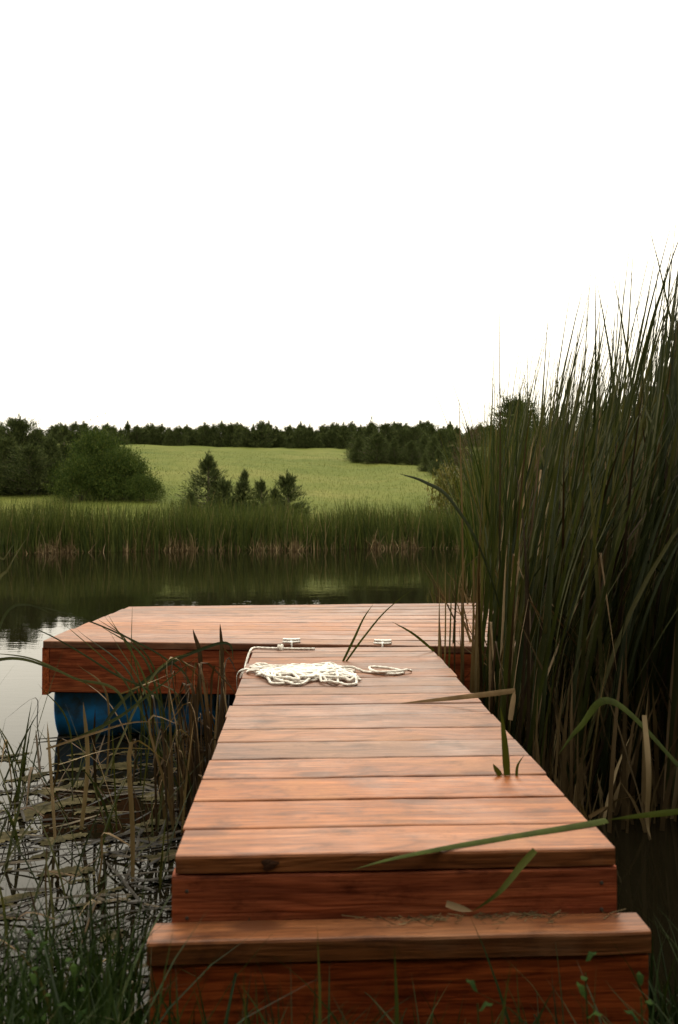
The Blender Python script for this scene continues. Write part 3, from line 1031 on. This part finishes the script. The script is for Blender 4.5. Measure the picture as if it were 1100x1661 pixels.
def cattail(x, y, s, nl, dry, label, group, tilt=.06, name='cattail'):
    """a cattail shoot: a fan of leaves rising from one base in the water"""
    o = thing(name, label, 'cattail', (x, y, -.12), (RL.uniform(-.04, .04), tilt + RL.gauss(0, .03), 0), group)
    nd = nk = 0
    fan = RL.uniform(0, 3.14)
    for j in range(nl):
        q = RL.random()
        me = RL.choice(LEAFD) if q < dry * .6 else RL.choice(LEAFN) if q < dry else RL.choice(LEAFB) if RL.random() < .10 else RL.choice(LEAF)
        nd += me in LEAFD or me in LEAFN
        nk += me in LEAFB
        a = RL.gauss(0.0, .95)
        k = s * RL.uniform(.86, 1.04)
        link('leaf', me, o, (math.cos(a) * .012, math.sin(a) * .012, 0), (0, 0, a), (RL.uniform(.9, 1.2), RL.uniform(.9, 1.2), k))
    look = ('tall ' if s > .98 else 'shorter ' if s < .86 else '') + ('green' if nd == 0 else 'partly dry' if nd < 3 else 'mostly dry') + ' %s leafed cattail' % ('five', 'six', 'seven', 'eight', 'nine')[nl - 5]
    o['label'] = look + (', one leaf folded,' if nk == 1 else ', some leaves folded,' if nk > 1 else '') + ' ' + label
    return o


cands = []
for k in range(4000):
    d = 2.95 + 4.4 * RL.random() ** 1.05
    x = RL.uniform(.95, 5.0)
    left = 1.12 + .10 * math.sin(d * 3.1) + (.12 if d < 3.6 else 0)
    if x < left or x > .50 * d + .25:
        continue
    if all((x - a) ** 2 + (d - b) ** 2 > .105 ** 2 for a, b in cands):
        cands.append((x, d))
    if len(cands) >= 205:
        break
for k in range(3000):                           # the near side of the stand is the thickest
    d = RL.uniform(2.95, 4.7)
    x = RL.uniform(1.2, 2.3)
    if x < .46 * d + .15 and x > 1.28 and all((x - a) ** 2 + (d - b) ** 2 > .062 ** 2 for a, b in cands):
        cands.append((x, d))
    if len(cands) >= 262:
        break
for (x, d) in cands:
    edge = x - 1.12
    pxx = 550 + FPX * x / d
    env = np.interp(pxx, [780, 830, 870, 930, 1000, 1045, 1100, 1250], [570, 540, 515, 450, 430, 400, 375, 330])
    s = min(1.28, max(.72, (CAMZ + (830.5 - env) / FPX * d + .12) / 2.40)) * RL.choice((RL.uniform(.80, 1.0), RL.uniform(.96, 1.18)))
    cattail(x, d, s, RL.choice((7, 8, 9)), .36, ('at the stand edge by the platform' if edge < .3 and d > 4 else 'at the stand edge by the walkway' if edge < .3
            else 'in the front of the stand' if d < 4 else 'amid the dense stand' if d < 5.6 else 'at the back of the stand'), 'cattails of the dense stand', .07 + .05 * RL.random())
cn = 0
for k in range(400):
    x, d = RL.uniform(.62, 1.15), RL.uniform(3.2, 4.02)
    if x < .70 - .1 * (d - 3.25) or any((x - a) ** 2 + (d - b) ** 2 < 0.065 ** 2 for a, b in cands):
        continue
    cands.append((x, d))
    cattail(x, d, RL.uniform(.58, .88) + (x - .7) * .25, RL.choice((5, 6, 7)), .30, 'in front of the platform end', 'cattails of the dense stand', .06)
    cn += 1
    if cn >= 50:
        break
# thin fringe of shoots and dry stems between the walkway corner and the stand
for (px_, base_y, top_y, d, w, dry, dx) in ((705, 1090, 950, 3.95, .014, 1, 8), (712, 1090, 900, 4.0, .011, 1, 10), (722, 1095, 900, 3.95, .012, 0, 12), (735, 1100, 905, 3.9, .010, 2, 4),
                                            (742, 1105, 940, 3.85, .012, 1, 6), (752, 1110, 612, 4.05, .013, 1, -8), (757, 1115, 870, 3.8, .014, 1, 12), (764, 1118, 770, 3.8, .017, 1, 20),
                                            (772, 1125, 905, 3.75, .013, 1, 8), (748, 1108, 1010, 3.8, .012, 1, -3), (778, 1130, 650, 3.9, .014, 0, 14), (786, 1135, 690, 3.8, .016, 0, 26), (795, 1140, 560, 4.1, .014, 0, 8), (808, 1145, 446, 4.1, .009, 2, 2),
                                            (730, 1098, 840, 4.2, .013, 0, 22), (716, 1092, 980, 3.9, .012, 1, -4), (800, 1150, 720, 3.6, .017, 0, 25), (815, 1160, 640, 3.7, .016, 0, 20), (826, 1170, 560, 3.8, .014, 0, 20)):
    b, t_ = at(px_, base_y, d), at(px_ + dx, top_y, d - .05)
    b = Vector((b.x, b.y, -.08))
    mid = b.lerp(t_, .55) + Vector((RL.uniform(-.02, .02), 0, 0))
    V, F = ribbon(smooth_path([Vector((0, 0, 0)), mid - b, t_ - b], 7), w, (1, .4, 0), .25, 3.0, .9, RL.uniform(-.6, .6))
    o = link('cattail_leaf', py_mesh('cattail_leaf', V, F, M[('reed', 'reed_dry', 'reed_brown')[dry]], True), None, b)
    hz = 'very tall ' if top_y < 600 else 'tall ' if top_y < 740 else 'waist high ' if top_y < 890 else 'knee high ' if top_y < 930 else 'short '
    tag(o, hz + ('thin ' if w < .0125 else 'broad ' if w > .0155 else '') + ('leaning ' if dx > 13 else '') + ('green cattail blade', 'dry tan cattail stem', 'dark brown cattail stem')[dry] + ' by the corner where walkway meets platform', 'cattail leaf', 'sparse blades by the walkway corner')


def special(name, px, w, mat, label, cat='leaf', side=(1, 0, 0), tip=2.2, loose=True, fold=.22, twist=0.0, n=8):
    """a single blade traced through space points (px, py, depth)"""
    P = [at(*p) if len(p) == 3 and not isinstance(p, Vector) else p for p in px]
    b = P[0].copy()
    V, F = ribbon(smooth_path([p - b for p in P], n), w, side, fold, tip, .85, twist)
    o = link(name, py_mesh(name, V, F, M[mat], True), None, b)
    tag(o, label, cat)
    return o


special('cattail_leaf', [Vector((1.02, 3.9, -.05)), at(795, 930, 3.75), at(735, 815, 3.7), at(690, 782, 3.65), at(647, 768, 3.6)], .026, 'reed', 'long dark leaf bending out of the cattail stand over the pond', 'cattail leaf', (0, .5, 1), 4.0)
special('dry_stalk', [at(828, 1168, 2.75), at(832, 1140, 2.78), at(835, 1121, 2.80)], .018, 'reed_dry', 'upright broken half of the dry stalk at the walkway side', 'stalk', tip=6)
special('dry_stalk', [at(836, 1120, 2.80), at(790, 1126, 2.80), at(720, 1134, 2.86), at(648, 1141, 2.86)], .020, 'reed_dry', 'dry tan stalk folded over the walkway planks', 'stalk', (0, .3, 1), 3.0)


def deck_d(py):
    return 892.0 / (py - 830.5)


special('fallen_leaf', [at(985, 1330, 1.765), at(960, 1335, deck_d(1336) * .990), at(860, 1352, deck_d(1352) * .992), at(740, 1372, deck_d(1372) * .991), at(640, 1392, 1.575), at(571, 1411, 1.56)], .016, 'leaf_fresh', 'long green leaf lying across the first walkway plank', 'leaf', (0, 1, .5), 2.6)
special('fallen_leaf', [at(868, 1379, 1.597), at(845, 1405, 1.585), at(810, 1447, 1.565), at(765, 1480, 1.56)], .014, 'leaf_fresh', 'green leaf leaning from the walkway edge down to the step', 'leaf', (1, 0, .3), 2.6)
special('fallen_leaf', [Vector((1.25, 2.75, .25)), at(1000, 1140, 2.45), at(940, 1180, 2.4), at(905, 1225, 2.45)], .024, 'leaf_fresh', 'broad green leaf arching down in front of the dead stubble', 'leaf', (0, .5, 1), 2.6)
special('fallen_leaf', [at(1105, 1316, 2.0), at(1050, 1322, 2.05), at(985, 1330, 2.1)], .016, 'leaf_fresh', 'thin green blade reaching over dark water near the walkway front', 'leaf', (0, .3, 1), 2.6)
special('dry_leaf', [at(1045, 1160, 2.5), at(1052, 1250, 2.45), at(1050, 1330, 2.45), at(1056, 1362, 2.44)], .018, 'reed_dry', 'hanging orange tan dead leaf in front of the stand', 'leaf', (1, 0, 0), 2.6)
special('dry_leaf', [at(955, 1325, 2.0), at(985, 1308, 2.03)], .012, 'reed_dry', 'short pale broken stem poking up past the walkway edge', 'leaf', (0, 0, 1), 5)
# blades that come up between the planks
for (pp, w, lab) in (([at(556, 1074, 3.69), at(575, 1035, 3.68), at(590, 1003, 3.66), at(606, 979, 3.64)], .012, 'shorter green blade of the pair sprouting between planks by the platform'),
                     ([at(561, 1074, 3.69), at(590, 1034, 3.67), at(625, 992, 3.65), at(670, 955, 3.62)], .010, 'longer green blade of the pair sprouting between planks by the platform'),
                     ([at(823, 1258, 2.085), at(819, 1205, 2.08), at(812, 1145, 2.08)], .020, 'upright green blade sprouting between planks on the walkway side'),
                     ([at(812, 1258, 2.085), at(805, 1248, 2.08), at(800, 1239, 2.08)], .015, 'stubby green blade next to the upright sprout in the planks'),
                     ([at(838, 1259, 2.085), at(840, 1242, 2.085), at(850, 1225, 2.08)], .008, 'small dull blade curling at the walkway side behind the upright sprout'),
                     ([at(704, 1056, 3.95), at(670, 1028, 3.9), at(635, 1008, 3.88)], .014, 'dark blade leaning over the platform from the dry stems')):
    special('sprouting_blade', pp, w, 'leaf_fresh', lab, 'leaf', (1, 0, .2), 2.4)

# dead stubble and undergrowth at the foot of the stand
N = 4200
bx = srnd(N, .72, 3.2)
by = srnd(N, 2.85, 7.0)
kp_ = (bx > .80 + .12 * np.sin(by * 4)) & (bx < .5 * by + .3)
bx, by = bx[kp_], by[kp_]
n = len(bx)
V, F = blades(np.stack([bx, by, np.full(n, -.05)], -1), np.abs(RNG.normal(.30, .22, n)) + .12, srnd(n, 0, 6.28), np.abs(RNG.normal(0, .22, n)), RNG.normal(0, .2, n), srnd(n, .008, .020), srnd(n, -.9, .9), 3, 0, 5)
stuff('dead_stubble', np_mesh('dead_stubble', V, F, M['reed_litter']), 'dead brown stubble at the foot of the tall cattails', 'stubble')
# rest of the stand, deeper in
N = 9000
by = srnd(N, 6.5, 16)
bx = 1.2 + np.maximum(0, by - 6.0) * .13 + RNG.uniform(0, 1, N) * (by * .55)
V, F = blades(np.stack([bx, by, np.full(N, -.05)], -1), RNG.normal(2.25, .22, N), RNG.normal(0, 1.3, N), np.abs(RNG.normal(0, .09, N)), np.abs(RNG.normal(0, .16, N)), srnd(N, .014, .026), srnd(N, -.8, .8), 5)
stuff('cattail_thicket', np_mesh('cattail_thicket', V, F, M['reed_mass']), 'deeper mass of cattails behind the dense stand', 'cattails')

# ------------------------------------------------------------------ reeds, dead clump and debris on the open side of the walkway
clumpo = thing('dead_cattail_clump', 'clump of dead tan cattail leaves against the walkway side', 'cattail clump', (-.585, 3.25, -.1))
for k in range(95):
    L = RL.uniform(.25, .70)
    b = Vector((RL.gauss(0, .06), RL.gauss(0, .22), 0))
    a = RL.uniform(0, 6.28)
    l1 = RL.uniform(.0, .2) * L
    hz = Vector((math.cos(a) * l1 - .02, math.sin(a) * l1, 0))
    pts = [b, b + hz * .4 + Vector((0, 0, L * .5)), b + hz + Vector((0, 0, L))]
    if RL.random() < .45:
        e = RL.uniform(0, 6.28)
        pts.append(pts[-1] + Vector((math.cos(e) * L * .25, math.sin(e) * L * .25, -L * RL.uniform(.05, .3))))
    V, F = ribbon(smooth_path(pts, 4), RL.uniform(.007, .017), (math.sin(a + 1), math.cos(a + 1), 0), .3, 4.0, .8, RL.uniform(-2, 2))
    link('leaf', py_mesh('leaf', V, F, M['reed_dry' if RL.random() < .35 else 'reed_brown'], True), clumpo)
special('dry_stalk', [Vector((-.70, 3.55, -.05)), at(325, 1090, 3.5), at(313, 1020, 3.5)], .020, 'reed_brown', 'dark broken stalk pointing up from the dead clump over the platform face', 'stalk', tip=9)
special('dry_stalk', [Vector((-.56, 3.7, -.05)), at(361, 1090, 3.7), at(357, 1011, 3.7)], .018, 'reed_brown', 'straight dark stalk beside the walkway edge in front of the platform', 'stalk', tip=9)
special('dry_stalk', [Vector((-.98, 2.95, -.05)), at(142, 1240, 2.95), at(135, 1138, 2.95)], .016, 'reed_dry', 'lone thick tan stalk standing in the shallow water', 'stalk', tip=9)

G = 'reed leaves leaning over the shallow water'
for (pp, w, mt, lab) in (
        ([Vector((-1.18, 3.35, -.05)), at(180, 1160, 3.35), at(262, 1085, 3.4), at(330, 1052, 3.45), at(370, 1044, 3.5), at(378, 1075, 3.5), at(374, 1130, 3.5)], .024, 'reed', 'broad green leaf folded over beside the walkway in front of the platform face'),
        ([Vector((-1.05, 3.3, -.05)), at(235, 1120, 3.3), at(275, 1072, 3.3), at(310, 1060, 3.3)], .020, 'reed', 'green leaf rising beside the broad folded leaf'),
        ([Vector((-.62, 3.5, -.05)), at(312, 1120, 3.45), at(268, 1068, 3.4), at(180, 1022, 3.3), at(100, 993, 3.2), at(40, 980, 3.1)], .013, 'reed', 'long thin leaf arching from the dead clump past the platform corner'),
        ([Vector((-.72, 3.2, -.05)), at(265, 1150, 3.2), at(180, 1090, 3.15), at(90, 1035, 3.1), at(30, 1010, 3.05)], .014, 'reed', 'thin leaf arching across the platform corner board'),
        ([Vector((-.85, 3.2, .0)), at(200, 1135, 3.15), at(120, 1100, 3.1), at(50, 1068, 3.0), at(-30, 1058, 2.9)], .017, 'reed', 'flat leaf reaching level past the blue drum'),
        ([at(-60, 1085, 2.6), at(20, 1068, 2.75), at(85, 1085, 2.9), at(175, 1125, 3.1)], .016, 'reed', 'leaf drooping in from the water side onto the drum'),
        ([Vector((-1.45, 2.5, -.05)), at(-25, 1080, 2.5), at(10, 995, 2.55), at(45, 981, 2.6), at(95, 1000, 2.65)], .016, 'reed', 'arching leaf over dark water beyond the drum'),
        ([Vector((-1.25, 2.4, -.05)), at(-18, 1000, 2.45), at(15, 920, 2.5), at(46, 868, 2.5)], .016, 'reed', 'upright blade against the reflection of the far cattails'),
        ([Vector((-1.2, 2.35, -.05)), at(-25, 960, 2.45), at(8, 905, 2.5), at(24, 880, 2.5)], .014, 'reed', 'shorter upright blade beside the one against the far cattails'),
        ([Vector((-1.0, 3.75, -.05)), at(213, 1060, 3.8), at(215, 972, 3.8)], .007, 'reed', 'hair thin upright blade in front of the platform planks'),
        ([at(195, 1126, 3.2), at(240, 1108, 3.2), at(284, 1090, 3.25)], .009, 'reed_dry', 'pale dry stem crossing in front of the platform face'),
        ([at(272, 1146, 3.3), at(290, 1125, 3.3), at(305, 1109, 3.3)], .007, 'reed_dry', 'short pale stem in front of the dark gap under the platform'),
        ([at(110, 1205, 2.9), at(190, 1165, 3.0), at(240, 1128, 3.05), at(330, 1058, 3.15)], .018, 'reed', 'green leaf running diagonally up across the blue drum'),
        ([at(75, 1215, 2.8), at(150, 1190, 2.9), at(215, 1172, 3.0), at(270, 1172, 3.1)], .012, 'reed_dry', 'bent dry stem low in front of the blue drum'),
        ([at(95, 1240, 2.75), at(180, 1215, 2.9), at(255, 1215, 3.0)], .018, 'reed_dry', 'thick dry leaf floating below the drum')):
    o = special('reed_leaf', pp, w * .72, mt, lab, 'leaf', (0, .4, 1) if len(pp) > 3 else (1, 0, .3), 2.6)
    o['group'] = G

for k in range(14):
    b = Vector((RL.uniform(-1.15, -.62), RL.uniform(3.1, 3.7), -.05))
    tp = at(RL.uniform(20, 300), RL.uniform(985, 1110), b.y - RL.uniform(-.1, .25))
    md = b.lerp(tp, .5) + Vector((RL.uniform(.02, .12), 0, RL.uniform(.06, .18)))
    V, F = ribbon(smooth_path([Vector((0, 0, 0)), md - b, tp - b], 8), RL.uniform(.007, .013), (.3, .8, .4), .25, 2.8, .9, RL.uniform(-1, 1))
    dr = RL.random() < .25
    o = link('reed_leaf', py_mesh('reed_leaf', V, F, M['reed_dry' if dr else 'reed'], True), None, b)
    tag(o, ('dry tan' if dr else 'green') + (' leaf' if b.x > -.85 else ' blade') + ' slanting across the platform face above the blue drum', 'leaf', G)

# thin rushes standing in the shallows
RM = []
for i in range(10):
    L = RL.uniform(.35, .75)
    V, F = [], []
    ln = RL.uniform(.02, .30)
    cv = RL.uniform(-.1, .35)
    V, F = ribbon([Vector((L * (ln * t + cv * t ** 2.5), 0, L * t)) for t in [q / 7 for q in range(8)]], RL.uniform(.0055, .0115), (0, 1, 0), .3, 3.4, .9, RL.uniform(-1, 1))
    RM.append(py_mesh('blade', V, F, M['reed'], True))
cnt = 0
spots = []
while cnt < 56:
    d = RL.uniform(2.05, 3.7)
    x = RL.uniform(-.50 * d, -.50 - .02 * d)
    if x > -.42 and d < 2:
        continue
    if RL.random() > .35 + .65 * abs(math.sin(x * 3.7 + d * 2.1)):
        continue
    o = thing('rush', 'thin green rush standing in the debris covered shallows', 'rush', (x, d, -.05), (0, 0, 0), 'rushes in the shallows')
    nb_ = RL.choice((1, 1, 2, 2, 3))
    o['label'] = ('single bladed', 'two bladed', 'three bladed')[nb_ - 1] + ' thin green rush in the shallows ' + ('near the blue drum' if d > 3.1 else 'near the bank grass' if d < 2.4 else 'beside the walkway' if x > -.8 else 'amid floating debris')
    for j in range(nb_):
        link('blade', RL.choice(RM), o, (RL.gauss(0, .01), RL.gauss(0, .01), 0), (RL.gauss(0, .06), RL.gauss(0, .06), RL.uniform(0, 6.28)), (1, 1, RL.uniform(.45, 1.0) * (.75 if d < 2.6 else 1.0)))
    cnt += 1

# broken dead reeds sticking out of the shallows
for k in range(46):
    d = RL.uniform(2.0, 3.9)
    x = RL.uniform(-.47 * d, -.52 - .02 * d)
    L = RL.uniform(.10, .48) if d > 2.7 else RL.uniform(.06, .26)
    a, tl = RL.uniform(0, 6.28), RL.choice((.15, .3, .6, .9, 1.2))
    e = Vector((math.cos(a) * math.sin(tl), math.sin(a) * math.sin(tl), math.cos(tl))) * L
    pts = [Vector((0, 0, 0)), e * .55 + Vector((RL.uniform(-.01, .01), 0, 0)), e]
    bent = RL.random() < .4
    if bent:
        pts.append(e + Vector((math.cos(a + .8) * L * .5, math.sin(a + .8) * L * .5, -L * .35 * math.cos(tl))))
    V, F = ribbon(smooth_path(pts, 4), RL.uniform(.005, .012), (math.sin(a), -math.cos(a), .2), .4, 7, .9, RL.uniform(-.5, .5))
    dk = RL.random() < .8
    o = link('broken_reed', py_mesh('broken_reed', V, F, M['reed_brown' if dk else 'reed_dry'], True), None, (x, d, -.02))
    tag(o, ('dark' if dk else 'pale') + (' bent' if bent else '') + (' upright' if tl < .4 else ' leaning' if tl < 1 else ' nearly flat') + ' dead reed in the shallows ' + ('near the blue drum' if d > 3.2 else 'beside the walkway' if x > -.8 else 'near the bank grass' if d < 2.5 else 'amid floating debris'), 'dead reed', 'dead reeds in the shallows')

# floating dead stalks and leaf scraps
N = 520
d = srnd(N, 1.95, 4.4)
x = -RNG.uniform(.42, .52 * d + .1)
dens = .5 + .5 * np.sin(x * 5 + 1.5 * np.sin(d * 3)) * np.sin(d * 4.3 + x * 2)
kp_ = RNG.uniform(0, 1, N) < (.25 + .75 * dens) * np.where((d > 3.4) & (x < -1.25), .15, 1)
d, x = d[kp_], x[kp_]
n = len(d)
ln = np.abs(RNG.normal(.14, .14, n)) + .02
an = RNG.normal(.40, .65, n)
ex, ey = np.cos(an), np.sin(an)
w = srnd(n, .003, .016)
zb = srnd(n, .003, .016)
rise = RNG.normal(0, .02, n)
V = []
for i in range(n):
    bend = random.uniform(-.04, .04)
    for t in (-.5, -.15, .2, .5):
        off_ = bend * ln[i] * (.25 - t * t) * 4
        cx, cy = x[i] + ex[i] * ln[i] * t - ey[i] * off_, d[i] + ey[i] * ln[i] * t + ex[i] * off_
        ww = w[i] * (.5 if abs(t) < .4 else .2)
        zz = max(.002, zb[i] + rise[i] * t)
        V += [(cx - ey[i] * -ww, cy - ex[i] * ww, zz), (cx, cy, zz + ww * .8), (cx + ey[i] * -ww, cy + ex[i] * ww, zz)]
b = (np.arange(n) * 12)[:, None] + (np.arange(3) * 3)[None, :]
b = b.reshape(-1)
F = np.concatenate([np.stack([b, b + 1, b + 4, b + 3], -1), np.stack([b + 1, b + 2, b + 5, b + 4], -1)])
stuff('floating_debris', np_mesh('floating_debris', V, F, M['debris']), 'dark broken stalks and scraps floating on the shallow water', 'debris')


# patches of brownish scum on the water: an irregular sheet, not a rectangle
def scum():
    from mathutils import noise
    st = .009
    nx_, ny_ = 160, 200
    x0, y0 = -1.95, 2.15
    val = {}
    V, F, idx = [], [], {}
    def f(i, j):
        if (i, j) not in val:
            p = Vector(((x0 + i * st) * 6.5 - (y0 + j * st) * 5.0, (y0 + j * st) * 11.0 - (x0 + i * st) * 2.0, 0))
            v = noise.fractal(p, 1.0, 2.0, 4) + .25 * noise.noise(p * 9)
            cx_, cy_ = (x0 + i * st + .95) / .62, (y0 + j * st - 3.25) / .62
            val[(i, j)] = v * 1.25 + .02 - .22 * (cx_ * cx_ + cy_ * cy_)
        return val[(i, j)]
    def vid(i, j):
        if (i, j) not in idx:
            idx[(i, j)] = len(V)
            q = min(1, max(0, f(i, j) * 3))
            jx, jy = noise.noise(Vector((i * .7, j * .7, 3))) * st * .6, noise.noise(Vector((i * .7, j * .7, 9))) * st * .6
            V.append((x0 + i * st + jx, y0 + j * st + jy, .0015 + .004 * q))
        return idx[(i, j)]
    for i in range(nx_):
        for j in range(ny_):
            if min(f(i, j), f(i + 1, j), f(i, j + 1), f(i + 1, j + 1)) > 0:
                F.append((vid(i, j), vid(i + 1, j), vid(i + 1, j + 1), vid(i, j + 1)))
    return np_mesh('floating_scum', V, F, M['scum'], True)


M['scum'] = simple('scum', (0.022, 0.019, 0.007), 0.85, 0.1, (60, 0.9), var=((0.075, 0.062, 0.028), 16))
stuff('floating_scum', scum(), 'brown olive scum floating among the rushes', 'scum')

# ------------------------------------------------------------------ bank grass and small plants in the foreground
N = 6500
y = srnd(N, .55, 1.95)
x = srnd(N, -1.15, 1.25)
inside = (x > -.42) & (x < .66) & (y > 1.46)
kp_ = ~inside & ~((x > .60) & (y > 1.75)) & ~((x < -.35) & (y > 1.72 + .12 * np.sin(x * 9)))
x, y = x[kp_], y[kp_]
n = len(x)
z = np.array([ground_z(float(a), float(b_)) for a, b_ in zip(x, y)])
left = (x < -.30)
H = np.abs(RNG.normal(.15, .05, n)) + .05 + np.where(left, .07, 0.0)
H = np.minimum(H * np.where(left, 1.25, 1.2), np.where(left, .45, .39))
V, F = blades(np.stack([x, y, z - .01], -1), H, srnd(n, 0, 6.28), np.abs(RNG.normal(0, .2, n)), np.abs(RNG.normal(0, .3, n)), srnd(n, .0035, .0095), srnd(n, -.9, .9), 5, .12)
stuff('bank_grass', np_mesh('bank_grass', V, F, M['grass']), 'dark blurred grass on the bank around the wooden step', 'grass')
for (px_, top, d, w, lab) in ((515, 1500, 1.30, .008, 'tall grass blade in front of the middle of the step'), (640, 1530, 1.28, .012, 'broad grass blade standing before the step riser'),
                              (285, 1580, 1.25, .008, 'grass blade near the drum side end of the step'), (830, 1560, 1.25, .009, 'slanting grass blade across the step riser'),
                              (395, 1570, 1.22, .007, 'grass blade before the step between taller blades'), (172, 1500, 1.5, .009, 'grass blade rising over the water at the bank edge')):
    t_ = at(px_, top, d)
    b = Vector((t_.x - (.10 if px_ == 830 else .02), d, ground_z(t_.x, d) - .02))
    special('grass_blade', [b, b.lerp(t_, .55) + Vector((.012, 0, 0)), t_], w, 'reed', lab, 'grass blade')
for (px_, top, d, hue) in ((950, 1560, 1.28, 0), (1040, 1600, 1.25, 1), (775, 1610, 1.2, 2), (60, 1520, 1.35, 3), (120, 1560, 1.3, 4)):
    t_ = at(px_, top, d)
    gz = ground_z(t_.x, d)
    w_ = thing('weed', ('leafy weed before the reed side end of the step', 'leafy weed in the dark corner past the step', 'short weed under the step riser', 'leafy weed deep in the bank grass', 'leafy weed at the edge of the bank grass')[hue], 'weed', (t_.x, d, gz - .02))
    hgt = t_.z - gz + .02
    V, F = tube([Vector((0, 0, 0)), Vector((.006, 0, hgt * .5)), Vector((.0, 0, hgt * .95))], .0025, .0012, 5)
    link('stem', py_mesh('stem', V, F, M['weed'], True), w_)
    for k in range(9):
        zz = hgt * (.35 + .65 * k / 8)
        a = k * 2.4 + hue
        l_ = .034 * (1.15 - .5 * k / 8)
        p0 = Vector((0, 0, zz))
        p2 = p0 + Vector((math.cos(a) * l_, math.sin(a) * l_, l_ * .55))
        V, F = [], []
        pm = p0.lerp(p2, .5) + Vector((0, 0, .006))
        s_ = Vector((-math.sin(a), math.cos(a), 0)) * .006
        py_ = [p0, pm - s_, pm + s_, p2, p0.lerp(p2, .25) - s_ * .7, p0.lerp(p2, .25) + s_ * .7, p0.lerp(p2, .8) - s_ * .6, p0.lerp(p2, .8) + s_ * .6]
        link('leaf', py_mesh('leaf', py_, [(0, 5, 4), (4, 5, 2, 1), (1, 2, 7, 6), (6, 7, 3)], M['weed'], True), w_)

# leaf scraps on the step
special('leaf_scrap', [at(724, 1466, 1.585), at(745, 1473, 1.575), at(766, 1478, 1.565)], .014, 'reed_dry', 'curled pale leaf scrap lying on the step', 'leaf', (0, .6, .7), 4)
N = 150
V = []
cx = np.concatenate([RNG.normal(.36, .09, 90), RNG.normal(.17, .05, 60)])
for i in range(N):
    x_ = float(np.clip(cx[i], .02, .58))
    y_ = 1.545 + YAW * (x_ - .12) + (random.uniform(.040, .062) if random.random() < .8 else random.uniform(.0, .06))
    a, l_, w_ = random.uniform(-1.2, 1.2), random.choice((.004, .006, .008, .012, .022)), random.uniform(.0006, .0018)
    c, s = math.cos(a), math.sin(a)
    zz = .3675 + random.uniform(0, .004)
    V += [(x_ - c * l_ + s * w_, y_ - s * l_, zz), (x_ - c * l_, y_ - s * l_ + w_, zz + .001), (x_ + c * l_, y_ + s * l_ + w_, zz + .001), (x_ + c * l_ - s * w_, y_ + s * l_, zz)]
stuff('step_litter', np_mesh('step_litter', V, np.arange(N * 4).reshape(N, 4), M['reed_litter']), 'crumbs of dry reed along the back of the step', 'litter')
